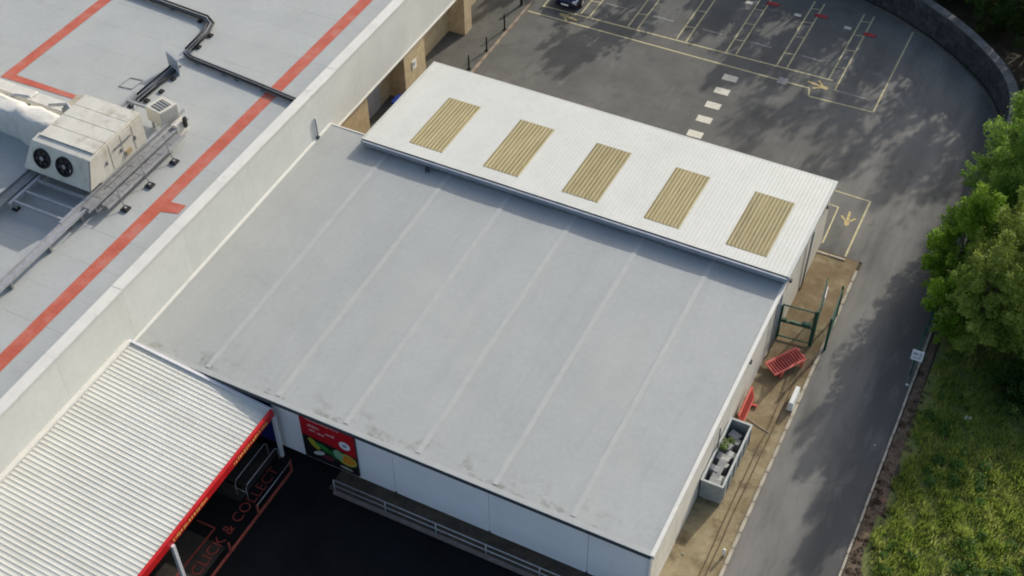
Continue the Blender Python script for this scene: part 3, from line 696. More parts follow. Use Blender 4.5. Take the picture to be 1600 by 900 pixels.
# panels on the casing top and side with joints
for k in range(4):
    ya, yb = 34.4 + k * .88, 34.4 + (k + 1) * .88 - .012
    MB().box(A0 + .05, A1 - .05, ya, yb, 8.99, 9.02 + .004 * k).build('top_panel', M['unit'], ac, .008)
    MB().box(A1 + .0, A1 + .03, ya + .05, yb, 7.35, 8.8).build('side_panel', M['unit'], ac, .008)
for k in range(3):
    MB().box(A1 + .03, A1 + .07, 34.9 + k * 1.1, 35.0 + k * 1.1, 7.9, 8.1).build('handle', M['pipe'], ac)
MB().box(A1 + .03, A1 + .1, 35.6, 36.9, 8.35, 8.4).build('drip_rail', M['pipe'], ac)
MB().box(A1 + .03, A1 + .12, 36.3, 36.7, 7.5, 7.75).build('junction_box', mat('rusty_box', (.3, .2, .1), (.45, .36, .22), 6, .8), ac, .01)
# condenser head with fans: inclined slab overhanging towards the viewer
fh = MB(); fh.hexa([(-44.45, 33.45, 7.32), (A1 + .06, 33.4, 7.32), (A1 + .06, 34.6, 7.32), (-44.45, 34.6, 7.32)],
                   [(-43.9, 33.98, 8.9), (A1 + .02, 33.93, 8.9), (A1 + .02, 34.6, 8.97), (-43.9, 34.6, 8.97)])
fh.build('fan_section', M['unit'], ac, .03)
nrm = Vector((-.01, -1.58, .53)).normalized(); tan = Vector((0, .53, 1.58)).normalized()
for cx in (-43.2, -41.8):
    c = Vector((cx, 33.735 - .0115 * (cx + 43.2), 8.17)) + nrm * .012
    def ringpts(r, h, n=28): return [c + Vector((1, 0, 0)) * r * math.cos(2 * math.pi * i / n) + tan * r * math.sin(2 * math.pi * i / n) + nrm * h for i in range(n)]
    n = 28; mb = MB(); a = ringpts(.52, 0); b = ringpts(.52, .09); d = ringpts(.45, .09); e = ringpts(.43, -.005)
    for i in range(n):
        j = (i + 1) % n; mb.face([a[i], a[j], b[j], b[i]]); mb.face([b[i], b[j], d[j], d[i]]); mb.face([d[i], d[j], e[j], e[i]])
    fan = mb.build('fan_ring', M['black'], ac)
    mb = MB(); mb.face(ringpts(.44, 0.006)); mb.build('fan_well', mat('fan_well', (.008, .008, .009), None), fan)
    mb = MB()
    for k in range(6):
        a0 = k * math.pi / 3; p = lambda r, t, h: c + Vector((1, 0, 0)) * r * math.cos(a0 + t) + tan * r * math.sin(a0 + t) + nrm * h
        mb.face([p(.1, 0, .02), p(.4, -.15, .02), p(.4, .45, .06), p(.1, .5, .05)])
    mb.build('fan_blades', M['black_paint'], fan)
    mb = MB(); mb.v = []; 
    hub = ringpts(.12, .075, 16); mb.face(hub); mb.build('fan_hub', M['steel_dull'], fan)
MB().bar((-40.22, 33.42, 7.3), (-40.26, 33.95, 8.9), .05).build('brace', M['steel_dull'], ac)
# supporting steel frame
fr = empty('plant_platform', (-41.8, 33, Z_R), 'galvanised steel platform frame carrying the cream cooling unit', 'platform')
for x in (-40.35, -43.5): MB().box(x - .08, x + .08, 31.2, 41.0, 6.9, 7.13).build('beam', M['steel'], fr)
for yy in (31.5, 32.3, 33.2, 35.6, 37.8, 40.3): MB().box(-43.42, -40.43, yy - .06, yy + .06, 6.95, 7.1).build('cross_beam', M['steel'], fr)
for x in (-40.35, -43.5):
    for yy in (31.5, 34.3, 37.5, 40.5):
        leg = MB().box(x - .05, x + .05, yy - .05, yy + .05, Z_R, 6.9).build('leg', M['steel'], fr)
        MB().box(x - .16, x + .16, yy - .16, yy + .16, Z_R + .02, Z_R + .08).build('foot_pad', M['black'], leg)
# walkway gratings
wg = empty('maintenance_walkway', (-39.7, 36, Z_R), 'grey grating walkway running beside the cream cooling unit', 'walkway')
for k in range(9):
    y0 = 32.6 + k * .86; MB().box(-40.15, -39.62, y0, y0 + .83, 7.08, 7.12).build('grating', M['steel_dull'], wg)
for k in range(7):
    y0 = 33.2 + k * .86; MB().box(-39.5, -39.05, y0, y0 + .83, 6.98, 7.02).build('grating', M['steel_dull'], wg)
MB().box(-39.62, -39.56, 32.4, 40.4, 7.05, 7.17).build('edge_beam', M['steel'], wg); MB().box(-39.03, -38.97, 33.1, 39.3, 6.95, 7.07).build('edge_beam', M['steel'], wg)
for yy in (33.0, 35.5, 38.0, 40.2): MB().box(-39.8, -39.7, yy - .05, yy + .05, Z_R, 7.08).build('leg', M['steel'], wg)
# guard stays with black ballast feet
st = empty('guard_rail', (-38.9, 35.8, Z_R), 'thin guard rail with black ballast feet beside the red roof stripe', 'railing')
for yy in (33.83, 35.75, 37.75):
    MB().tube([(-39.2, yy + .35, 7.95), (-39.05, yy + .2, 7.2), (-38.62, yy, 6.56)], .022).build('stay', M['steel_dull'], st, smooth=True)
    f = MB().box(-38.82, -38.42, yy - .2, yy + .2, Z_R + .02, Z_R + .12).build('ballast_foot', M['black'], st, .02)
    MB().box(-38.68, -38.56, yy - .06, yy + .06, Z_R + .12, Z_R + .16).build('clamp', M['steel'], f)
MB().tube([(-39.2, 33.4, 7.95), (-39.2, 39.4, 7.95)], .02).build('rail', M['steel_dull'], st, smooth=True)
# cable ladder from the platform towards the viewer
cl = empty('cable_ladder', (-40.1, 29, Z_R), 'pale galvanised cable ladder running from the platform towards the lower left', 'cable tray')
MB().box(-40.35, -40.28, 20, 33.0, 6.95, 7.1).build('side_rail', M['steel'], cl); MB().box(-39.93, -39.86, 20, 33.0, 6.95, 7.1).build('side_rail', M['steel'], cl)
MB().box(-40.28, -39.93, 20, 33.0, 6.97, 7.0).build('tray_base', M['steel'], cl)
for yy in (22, 24.5, 27.2, 29.9, 32.2): MB().box(-40.3, -39.9, yy - .06, yy + .06, Z_R, 6.95).build('leg', M['steel_dull'], cl)
cl2 = empty('cable_ladder', (-44.2, 29, Z_R), 'darker cable ladder left of the platform in the shade of the cooling unit', 'cable tray')
MB().box(-44.45, -44.38, 26, 34.2, 6.95, 7.08).build('side_rail', M['steel_dull'], cl2); MB().box(-43.85, -43.78, 26, 34.2, 6.95, 7.08).build('side_rail', M['steel_dull'], cl2)
MB().box(-44.38, -43.85, 26, 34.2, 6.96, 6.985).build('tray_base', M['steel_dull'], cl2)
for yy in (27, 30, 33): MB().box(-44.4, -43.8, yy - .05, yy + .05, Z_R, 6.95).build('leg', M['steel_dull'], cl2)
sx = MB(); sx.box(-43.9, -42.4, 26.6, 26.75, 6.95, 7.1); tag(sx.build('cross_rail', M['steel']), 'short pale steel cross rail at the left picture edge between cable ladders', 'rail')

# wrapped ductwork left of the unit (rounded lumps of lagging)
def lump(mb, p, r, h, seed, ns=14, nr=6):
    lr2 = random.Random(seed); ph = [lr2.uniform(0, 6.28) for _ in range(5)]; base = len(mb.v)
    for i in range(nr + 1):
        t = i / nr; zz = h * (1 - (1 - t) ** 2.2) if i < nr else h; rr = 1 - 0.28 * t ** 3 if i < nr else .5
        for k in range(ns):
            a = 2 * math.pi * k / ns; wob = 1 + .1 * math.sin(2 * a + ph[0] + t) + .06 * math.sin(5 * a + ph[1] + 2 * t) + .04 * math.sin(7 * a + ph[2])
            c4 = 1 / max(abs(math.cos(a)), abs(math.sin(a))) ** .55
            mb.v.append((p[0] + r[0] * rr * wob * c4 * math.cos(a), p[1] + r[1] * rr * wob * c4 * math.sin(a), p[2] + zz + .05 * math.sin(3 * a + ph[3])))
    for i in range(nr):
        for k in range(ns):
            j = (k + 1) % ns; mb.f.append((base + i * ns + k, base + i * ns + j, base + (i + 1) * ns + j, base + (i + 1) * ns + k))
    mb.f.append(tuple(base + nr * ns + k for k in range(ns)))
du = empty('lagged_ductwork', (-47.5, 36.5, Z_R), 'bulky white lagged ductwork left of the cream cooling unit', 'ductwork')
for i, (px, py, rx, ry, hh) in enumerate(((-45.6, 36.2, 1.5, .75, 1.75), (-48.3, 36.4, 1.9, .7, 1.6), (-51.5, 36.6, 1.9, .75, 1.65), (-54.6, 36.8, 1.9, .8, 1.6))):
    mb = MB(); lump(mb, (px, py, Z_R), (rx, ry), hh, i + 3); mb.build('duct_section', M['tarp'], du, smooth=True)
for i, (px, py) in enumerate(((-46.9, 38.45), (-49.75, 38.5), (-52.6, 38.55))):
    MB().box(px - 1.4, px + 1.4, py - .42, py + .42, Z_R + .12, Z_R + .5).build('duct_run', M['tarp'], du, .08)
MB().box(-45.1, -44.0, 37.2, 38.7, Z_R + .3, Z_R + 1.7).build('bend_box', mat('brownish_lagging', (.32, .28, .2), (.45, .41, .33), 2, .8), du, .15)
MB().tube([(-44.3, 38.9, Z_R + .9), (-43.9, 37.6, Z_R + 1.6)], .14, 10).build('pipe', M['gutter'], du, smooth=True)

for k, (pts, rr) in enumerate((([(-44.0, 38.2, 7.0), (-43.4, 38.6, 7.4), (-42.2, 38.5, 7.4), (-41.6, 38.1, 8.2)], .06), ([(-43.2, 40.6, 6.75), (-42.6, 39.4, 6.9), (-42.0, 38.2, 7.5)], .05), ([(-46.0, 37.4, 7.9), (-44.9, 37.6, 8.2), (-44.0, 37.0, 8.5)], .09), ([(-49.6, 37.5, 7.0), (-48.6, 37.7, 7.5), (-47.4, 37.5, 7.9)], .08))):
    MB().tube(pts, rr, 8).build('pipe', M['gutter'] if k % 2 else M['steel'], du, smooth=True)
# small condenser beside the walkway
sc = empty('small_condenser', (-40.6, 39.9, Z_R), 'small white condenser with square dark grille at the far end of walkway', 'condenser')
MB().hexa([(-41.5, 39.5, 7.0), (-40.4, 39.3, 7.0), (-40.1, 40.4, 7.0), (-41.2, 40.6, 7.0)], [(-41.5, 39.5, 7.9), (-40.4, 39.3, 7.9), (-40.1, 40.4, 7.9), (-41.2, 40.6, 7.9)]).build('casing', M['unit'], sc, .03)
MB().hexa([(-41.2, 39.65, 7.9), (-40.5, 39.5, 7.9), (-40.33, 40.2, 7.9), (-41.03, 40.35, 7.9)], [(-41.2, 39.65, 7.925), (-40.5, 39.5, 7.925), (-40.33, 40.2, 7.925), (-41.03, 40.35, 7.925)]).build('grille', M['pipe'], sc)
for k in range(4): MB().bar((-41.15 + .03 * k, 39.72 + .17 * k, 7.935), (-40.48 + .03 * k, 39.58 + .17 * k, 7.935), .03).build('louvre', M['unit'], sc)
for (x, yy) in ((-41.3, 39.6), (-40.5, 39.45), (-40.3, 40.3), (-41.1, 40.45)): MB().box(x - .05, x + .05, yy - .05, yy + .05, Z_R, 7.0).build('leg', M['steel'], sc)
MB().box(-39.9, -39.55, 39.4, 40.2, Z_R + .02, 7.3).build('isolator_box', M['unit'], sc, .02)
MB().box(-39.52, -39.4, 39.9, 40.1, 6.9, 7.5).build('cable_gland', M['black'], sc)

# cable trays crossing the roof with black feet
def cable_run(label, pts, feet, wdt=.3, n=2):
    root = empty('cable_tray', (*pts[0], Z_R), label, 'cable tray', 'cable trays across the pale roof')
    P = [Vector((a, b, Z_R + .20)) for a, b in pts]
    for k in range(n):
        off = (k - (n - 1) / 2) * wdt; q = []
        for i, p in enumerate(P):
            d = (P[min(i + 1, len(P) - 1)] - P[max(i - 1, 0)]).normalized(); q.append(p + Vector((-d.y, d.x, 0)) * off)
        MB().tube(q, .055, 8).build('cable', M['black'] if k % 2 == 0 else M['pipe'], root, smooth=True)
    mb = MB()
    for a, b in zip(P, P[1:]): mb.bar(a - Vector((0, 0, .085)), b - Vector((0, 0, .085)), wdt + .16, .02)
    mb.build('tray', M['steel'], root)
    for x, yy in feet: MB().box(x - .14, x + .14, yy - .14, yy + .14, Z_R + .02, Z_R + .105).build('foot', M['black'], root, .015)
    return root
cable_run('paired black cable tray running from the stripe corner towards the parapet', [(-43.6, 45.5), (-43.0, 45.25), (-38.5, 44.85), (-35.55, 44.55)],
          [(-42.5, 45.2), (-40.6, 45.0), (-39.7, 44.9), (-37.9, 44.75)], .22)
cable_run('bundle of black cables bending twice across the far part of the pale roof', [(-58, 50.5), (-50.0, 49.1), (-44.6, 48.75), (-44.0, 48.4), (-43.75, 47.6), (-43.62, 45.8)],
          [(-47, 48.9), (-49.5, 49.05), (-44.8, 48.5), (-43.45, 47.6), (-43.4, 46.4)], .2, 3)
cable_run('short cable tray from the upright grey panel to the cooling unit', [(-43.35, 44.4), (-43.4, 42.8), (-43.45, 40.9)], [(-42.9, 43.4), (-42.8, 42.2), (-43.0, 41.2)], .25, 3)
up = MB(); up.hexa([(-43.75, 44.15, Z_R + .02), (-42.8, 43.75, Z_R + .02), (-42.77, 43.82, Z_R + .02), (-43.72, 44.22, Z_R + .02)],
                   [(-43.85, 44.25, 7.5), (-42.95, 43.95, 7.35), (-42.92, 44.02, 7.35), (-43.82, 44.32, 7.5)])
tag(up.build('wind_deflector', M['gutter']), 'upright grey sheet-metal panel standing at the cable tray junction', 'metal panel')
rw = MB()
for a, b in (((-45.2, 41.6), (-44.4, 41.7)), ((-44.4, 41.7), (-44.3, 42.6)), ((-44.3, 42.6), (-45.1, 42.5)), ((-45.1, 42.5), (-45.2, 41.6))): rw.bar((*a, Z_R + .03), (*b, Z_R + .03), .03)
tag(rw.build('roof_hatch_frame', M['roof_dark']), 'thin square frame lying on the roof behind the cooling unit', 'frame')

# ================================================================== THINGS ALONG THE SIDE PATH
# waste container
sk = empty('waste_container', (-7.95, 36.7, 0.06), 'long open grey metal container full of rubbish beside the cream wall', 'container')
x0, x1, y0, y1, zt = -8.48, -7.45, 34.75, 38.65, 1.38
MB().box(x0, x1, y0, y1, .12, .2).build('floor', M['skip'], sk)
MB().box(x0, x1, y0, y0 + .05, .2, zt).build('end_panel', M['skip'], sk); MB().box(x0, x1, y1 - .05, y1, .2, zt).build('end_panel', M['skip'], sk)
MB().box(x0, x0 + .05, y0 + .05, y1 - .05, .2, zt).build('side_panel', M['skip'], sk); MB().box(x1 - .05, x1, y0 + .05, y1 - .05, .2, zt).build('side_panel', M['skip'], sk)
for a in ((x0 - .03, x1 + .03, y0 - .04, y0 + .06), (x0 - .03, x1 + .03, y1 - .06, y1 + .04), (x0 - .03, x0 + .07, y0 + .061, y1 - .061), (x1 - .07, x1 + .03, y0 + .061, y1 - .061)):
    MB().box(*a, zt + .002, zt + .06).build('rim', M['skip_in'], sk)
for k in range(6): MB().box(x1, x1 + .05, y0 + .2 + k * .7, y0 + .28 + k * .7, .2, zt - .01).build('stiffener', M['skip'], sk)
for (x, yy) in ((x0 + .1, y0 + .2), (x1 - .1, y0 + .2), (x0 + .1, y1 - .2), (x1 - .1, y1 - .2)): MB().box(x - .06, x + .06, yy - .1, yy + .1, .062, .12).build('foot', M['black'], sk)
jr = random.Random(5)
for i in range(9):
    cx, cy = jr.uniform(-8.2, -7.75), 35.1 + i * .38; s = jr.uniform(.19, .27); a = jr.uniform(-.15, .15); z = jr.uniform(1.0, 1.12)
    mb = MB(); q = [(cx + s * 1.5 * math.cos(a + t) , cy + s * 1.3 * math.sin(a + t)) for t in (0.5, 2.4, 3.7, 5.4)]
    mb.hexa([(p[0], p[1], .205) for p in q], [(p[0], p[1], z + jr.uniform(-.04, .04)) for p in q])
    pos = ['nearest the front end', 'second from the front end', 'third from the front end', 'fourth from the front end', 'in the middle', 'just beyond the middle', 'third from the far end', 'second from the far end', 'at the far end']
    tag(mb.build('rubbish_piece', [M['grey_junk'], M['skip_in'], M['grey_junk'], M['skip']][i % 4], None, .02), 'angular piece of rubbish in the grey container, ' + pos[i], 'rubbish', 'rubbish in the container')
bd = MB(); bd.hexa([(-8.25, 34.95, .9), (-7.9, 34.95, .9), (-7.8, 36.4, 1.15), (-8.15, 36.4, 1.15)], [(-8.25, 34.95, .94), (-7.9, 34.95, .94), (-7.8, 36.4, 1.19), (-8.15, 36.4, 1.19)])
tag(bd.build('board', M['grey_junk']), 'pale grey board lying on the rubbish at the container front', 'board')
def leaf_cloud(centers, n, size, seed, squash=.8, upbias=.55):
    """centers: array (k,4) x,y,z,r -> verts, faces of leaf rhombi"""
    r = np.random.default_rng(seed); C = np.asarray(centers, float)
    wgt = C[:, 3] ** 2; idx = r.choice(len(C), n, p=wgt / wgt.sum())
    d = r.normal(size=(n, 3)); d /= np.linalg.norm(d, axis=1)[:, None]
    rad = C[idx, 3] * (0.55 + 0.5 * r.random(n) ** .7)
    P = C[idx, :3] + d * rad[:, None] * np.array([1, 1, squash])
    nn = d * .55 + r.normal(size=(n, 3)) * .55 + np.array([0, 0, upbias]); nn /= np.linalg.norm(nn, axis=1)[:, None]
    t = np.cross(nn, r.normal(size=(n, 3))); t /= np.linalg.norm(t, axis=1)[:, None]; b = np.cross(nn, t)
    s = size * (0.6 + 0.8 * r.random(n))[:, None]
    droop = np.array([0, 0, -1.0]) * s * .18
    V = np.empty((n, 4, 3)); V[:, 0] = P - t * s; V[:, 1] = P - b * s * .55 + nn * s * .12; V[:, 2] = P + t * s + droop; V[:, 3] = P + b * s * .55 + nn * s * .12
    return V.reshape(-1, 3)
def quads_mesh(name, V, m, parent, loc=(0, 0, 0)):
    me = bpy.data.meshes.new(name); n = len(V) // 4; V = V - np.array(loc)
    me.vertices.add(n * 4); me.vertices.foreach_set('co', V.astype(np.float32).ravel())
    me.loops.add(n * 4); me.loops.foreach_set('vertex_index', np.arange(n * 4, dtype=np.int32))
    me.polygons.add(n); me.polygons.foreach_set('loop_start', np.arange(0, n * 4, 4, dtype=np.int32))
    try: me.polygons.foreach_set('loop_total', np.full(n, 4, dtype=np.int32))
    except Exception: pass
    me.update(); me.validate()
    return link(name, me, m, parent)
wp = empty('weed_plant', (-8.1, 37.3, .9), 'pale green leafy plant growing out of the grey container', 'plant')
quads_mesh('foliage', leaf_cloud([(-8.2, 37.2, 1.45, .2), (-8.3, 36.95, 1.35, .16), (-8.0, 37.5, 1.3, .16), (-8.15, 36.8, 1.6, .14)], 150, .08, 4), leafmat('pale_weed', (.12, .2, .05), (.2, .28, .09), (.3, .36, .16)), wp, tuple(wp.location))
MB().tube([(-8.1, 37.3, .7), (-8.12, 37.2, 1.5)], .02).build('stem', M['bark'], wp)
for i, (yy, lb) in enumerate(((36.95, 'thin grey pole leaning on the cream wall behind the container'),)):
    tag(MB().tube([(-8.42, yy - .3, .9), (-8.5, yy, 2.6)], .04).build('leaning_pole', M['steel_dull'], None, smooth=True), lb, 'pole')

# red pedestrian barriers
def barrier(label, loc, rot):
    root = empty('pedestrian_barrier', (0, 0, 0), label, 'barrier', 'red plastic barriers')
    L, H = 2.0, 1.0
    mb = MB().box(0, L, -.035, .035, .88, 1.0); mb.build('top_rail', M['red_plastic'], root, .015)
    MB().box(0, L, -.035, .035, .12, .24).build('bottom_rail', M['red_plastic'], root, .015)
    for x in (0.0, L - .09): MB().box(x, x + .09, -.033, .033, .241, .879).build('end_post', M['red_plastic'], root, .012)
    me = None
    for k in range(11):
        x = .2 + k * .16
        if me is None: o = MB().box(-.025, .025, -.03, .004, .241, .879).build('slat', M['red_plastic'], root); me = o.data
        else: o = bpy.data.objects.new('slat', me); COL.objects.link(o); o.parent = root
        o.location = (x, 0, 0)
    MB().box(.09, L - .09, .005, .02, .241, .879).build('back_panel', M['red_dark'], root)
    for x in (.3, L - .42): MB().box(x, x + .12, -.28, .28, 0, .1).build('foot', M['red_plastic'], root, .015)
    for z in (.35, .75): MB().box(L, L + .07, -.03, .03, z, z + .1).build('hook', M['red_plastic'], root)
    root.matrix_world = Matrix.Translation(loc) @ rot
    return root
ang = math.atan2(44.96 - 43.22, -7.21 + 8.29)
barrier('red slatted plastic barrier lying flat on the brown path', (-7.52, 42.85, .33), Matrix.Rotation(ang, 4, 'Z') @ Matrix.Rotation(R(-80), 4, 'X'))
barrier('red plastic barrier leaning upright against the cream side wall', (-8.05, 39.25, .06), Matrix.Rotation(R(91), 4, 'Z') @ Matrix.Rotation(R(-14), 4, 'X'))

# green gates and fence
def mesh_leaf(root, p, q, z0, z1, nb, m_frame, m_bar, bars=True, mid=None):
    p = Vector((*p, 0)); q = Vector((*q, 0))
    for z in (z0, z1): MB().bar(p + Vector((0, 0, z)), q + Vector((0, 0, z)), .06).build('rail', m_frame, root)
    for a in (p, q): MB().bar(a + Vector((0, 0, z0 - .1)), a + Vector((0, 0, z1 + .03)), .075).build('stile', m_frame, root)
    if mid: MB().bar(p + Vector((0, 0, mid)), q + Vector((0, 0, mid)), .09).build('lock_rail', m_frame, root)
    if bars:
        for k in range(1, nb):
            a = p.lerp(q, k / nb); MB().bar(a + Vector((0, 0, z0)), a + Vector((0, 0, z1)), .014).build('bar', m_bar, root)
g1 = empty('green_gate', (-7.6, 45.8, .06), 'green steel gate standing across the brown path beside the building', 'gate', 'green gates and fence panels')
mesh_leaf(g1, (-8.42, 45.7), (-6.82, 45.85), .2, 2.45, 18, M['green_steel'], M['green_mesh'], True, 1.3)
MB().bar((-6.74, 45.86, .06), (-6.74, 45.86, 2.6), .13).build('gate_post', M['green_steel'], g1); MB().bar((-8.46, 45.6, .06), (-8.46, 45.6, 2.5), .09).build('gate_post', M['green_steel'], g1)
MB().box(-7.35, -6.9, 45.70, 45.9, 1.36, 1.58).build('lock_box', M['green_steel'], g1); MB().box(-8.35, -8.1, 45.6, 45.75, 1.4, 1.52).build('hinge_plate', M['green_steel'], g1)
MB().box(-7.95, -7.3, 45.73, 45.80, 1.36, 1.46).build('faded_bar', M['green_mesh'], g1)
g2 = empty('green_gate', (-6.85, 47.2, .06), 'green gate leaf swung open along the path with a white plate on it', 'gate', 'green gates and fence panels')
mesh_leaf(g2, (-6.72, 46.1), (-7.0, 48.35), .2, 2.45, 22, M['green_steel'], M['green_mesh'], True)
MB().hexa([(-6.78, 47.3, 1.5), (-6.74, 47.3, 1.5), (-6.84, 48.1, 1.5), (-6.88, 48.1, 1.5)], [(-6.78, 47.3, 2.2), (-6.74, 47.3, 2.2), (-6.84, 48.1, 2.2), (-6.88, 48.1, 2.2)]).build('white_plate', M['sign_white'], g2)
g3 = empty('mesh_fence', (-6.1, 47.2, 0), 'green mesh fence panel along the road kerb opposite the gate', 'fence', 'green gates and fence panels')
mesh_leaf(g3, (-6.02, 46.05), (-6.16, 48.3), .15, 2.2, 16, M['green_steel'], M['green_mesh'], True)
for k in range(1, 7): MB().bar((-6.02, 46.05, .2 + k * .28), (-6.16, 48.3, .2 + k * .28), .012).build('wire', M['green_mesh'], g3)
MB().bar((-6.02, 46.0, 0), (-6.02, 46.0, 2.3), .12).build('post', M['green_steel'], g3); MB().bar((-6.16, 48.36, 0), (-6.16, 48.36, 2.3), .10).build('post', M['green_steel'], g3)

# white block and stub on the kerb
wb = MB(); wb.hexa([(-6.52, 41.35, .06), (-6.22, 41.35, .06), (-6.22, 42.6, .06), (-6.52, 42.6, .06)], [(-6.48, 41.38, .62), (-6.26, 41.38, .62), (-6.26, 42.57, .62), (-6.48, 42.57, .62)])
tag(wb.build('barrier_block', M['white_block'], None, .03), 'white plastic barrier block beside the kerb below the green gate', 'barrier block')
ws = MB().tube([(-6.38, 32.3, .06), (-6.38, 32.3, .55)], .06, 10); tag(ws.build('marker_stub', M['white_block'], None, smooth=True), 'short white marker post at the lower end of the kerb', 'post')
for i, (a, b, lb) in enumerate((((-6.75, 28.5), (-6.7, 43.6), 'long dark pipe lying on the path nearest the kerb'), ((-6.98, 29.5), (-6.95, 42.4), 'long rusty pipe on the path, second from the kerb'))):
    P = [(a[0] + (b[0] - a[0]) * t / 10 + rng.uniform(-.03, .03), a[1] + (b[1] - a[1]) * t / 10, .1) for t in range(11)]
    tag(MB().tube(P, .022, 8).build('pipe', mat('rusty_pipe%d' % i, (.10, .07, .045), (.17, .12, .075), 4, .9), None, smooth=True), lb, 'pipe', 'pipes on the side path')
hs = MB().tube([(-8.0, 40.0, .08), (-7.4, 39.8, .08), (-6.8, 39.65, .08)], .02, 6); tag(hs.build('hose', M['kerb'], None, smooth=True), 'thin pale hose lying across the brown path', 'hose')

# ================================================================== ROAD EDGE: fence with sign
fe = empty('green_fence', (-1.75, 50, 0), 'green palisade fence at the road edge half hidden under the trees', 'fence')
for k in range(7): MB().bar((-1.72, 46.2 + k * 1.5, 0), (-1.72, 46.2 + k * 1.5, 2.0), .07).build('post', M['green_steel'], fe)
for z in (.4, 1.75): MB().bar((-1.72, 46.2, z), (-1.72, 55.2, z), .045).build('rail', M['green_steel'], fe)
pm = None
for k in range(56):
    if pm is None: o = MB().bar((0, 0, .1), (0, 0, 2.05), .05, .015).build('pale', M['green_steel'], fe); pm = o.data
    else: o = bpy.data.objects.new('pale', pm); COL.objects.link(o); o.parent = fe
    o.location = Vector((-1.67, 46.3 + k * .16, 0)) - fe.location
sg = empty('warning_sign', (-1.65, 46.1, 1.4), 'small square white sign on the end of the green fence', 'sign')
MB().box(-1.95, -1.38, 46.08, 46.11, 1.25, 1.95).build('plate', M['sign_white'], sg)
for (a, b, z, h) in ((-1.88, -1.66, 1.62, .16), (-1.60, -1.45, 1.7, .09), (-1.6, -1.45, 1.56, .06), (-1.86, -1.48, 1.42, .06)): MB().box(a, b, 46.070, 46.08, z, z + h).build('print', M['sign_grey'], sg)

# ================================================================== CURVED RETAINING WALL
cw = empty('curved_wall', (-8, 74, 0), 'dark curved retaining wall round the far corner of the car park', 'wall')
W = arc_pts(0.62)
def nrm2(i, W): 
    d = (W[min(i + 1, len(W) - 1)] - W[max(i - 1, 0)]).normalized(); return Vector((d.y, -d.x, 0))
for i in range(len(W) - 1):
    n0, n1 = -nrm2(i, W), -nrm2(i + 1, W)
    h0 = 2.1
    for c in range(4):
        # four courses of blocks with staggered joints
        sh = .5 if c % 2 else 0
        if i + 1 + sh > len(W) - 1: continue
        a = W[i].lerp(W[i + 1], sh); b = W[i + 1].lerp(W[min(i + 2, len(W) - 1)], sh)
        g = (b - a) * .015; d = rng.uniform(0, .03)
        q = [a + g + n0 * (.05 + d), b - g + n1 * (.05 + d), b - g + n1 * .42, a + g + n0 * .42]
        z0, z1 = c * .5 + .006, (c + 1) * .5 - .006
        mb = MB(); mb.hexa([p + Vector((0, 0, z0)) for p in q], [p + Vector((0, 0, z1)) for p in q]); mb.build('block', M['slate'], cw)
    q = [W[i] + n0 * .0, W[i + 1] + n1 * .0, W[i + 1] + n1 * .55, W[i] + n0 * .55]; q = [q[0].lerp(q[1], .01), q[1].lerp(q[0], .01), q[2].lerp(q[3], .01), q[3].lerp(q[2], .01)]
    mb = MB(); mb.hexa([p + Vector((0, 0, 2.0)) for p in q], [p + Vector((0, 0, 2.1)) for p in q]); mb.build('coping_stone', M['slate_top'], cw)
kb = tag(empty('kerb', (-8, 74, 0)), kind='structure')
for i in range(len(W) - 1):
    n0, n1 = nrm2(i, W), nrm2(i + 1, W)
    q = [W[i] + n0 * .22, W[i + 1] + n1 * .22, W[i + 1] + n1 * .10, W[i] + n0 * .10]
    q = [q[0].lerp(q[1], .02), q[1].lerp(q[0], .02), q[2].lerp(q[3], .02), q[3].lerp(q[2], .02)]
    mb = MB(); mb.hexa([p for p in q], [p + Vector((0, 0, .1)) for p in q]); mb.build('kerb_stone', M['darkkerb'], kb)

# ================================================================== CAR PARK THINGS
for k, (x, yy, lb) in enumerate(((-18.24, 73.95, 'red wheel stop farthest left of three in the bays'), (-14.94, 73.98, 'red wheel stop in the middle of three in the bays'), (-11.5, 73.3, 'red wheel stop in the last bay nearest the curved wall'))):
    r_ = empty('wheel_stop', (x, yy, 0), lb, 'wheel stop', 'red wheel stops in the parking bays')
    mb = MB(); mb.hexa([(x - .42, yy - .18, 0.004), (x + .42, yy - .12, 0.004), (x + .42, yy + .14, 0.004), (x - .42, yy + .08, 0.004)], [(x - .36, yy - .1, .17), (x + .36, yy - .04, .17), (x + .36, yy + .06, .17), (x - .36, yy, .17)])
    mb.build('block', mat('red_rubber%d' % k, (.34, .04, .04), (.42, .07, .07), 4, .7), r_, .02)
    for s in (-.3, .24): MB().box(x + s, x + s + .06, yy - .06, yy + .02, .165, .18).build('bolt', M['steel_dull'], r_)
for (x, yy, h, lb) in ((-33.1, 58.85, 1.05, 'black steel post nearest the white roof edge on the footway'), (-32.98, 61.04, 1.05, 'black steel post in the middle of the row along the footway'), (-32.98, 63.58, 1.2, 'black steel post farthest from the white roof on the footway')):
    b = empty('bollard', (x, yy, .05), lb, 'bollard', 'black posts along the footway')
    MB().tube([(x, yy, .05), (x, yy, h)], .055, 10).build('shaft', M['black_paint'], b, smooth=True); MB().disc((x, yy, .05), .13, .03, 14).build('base_plate', M['black_paint'], b)
    MB().tube([(x, yy, h), (x, yy, h + .05)], [.065, .03], 10).build('cap', M['black_paint'], b, smooth=True)
bl = empty('white_topped_post', (-33.25, 66.6, .05), 'dark post with a rounded white top near the parked car', 'bollard')
MB().tube([(-33.25, 66.6, .05), (-33.25, 66.6, .75)], .09, 12).build('shaft', M['black_paint'], bl, smooth=True)
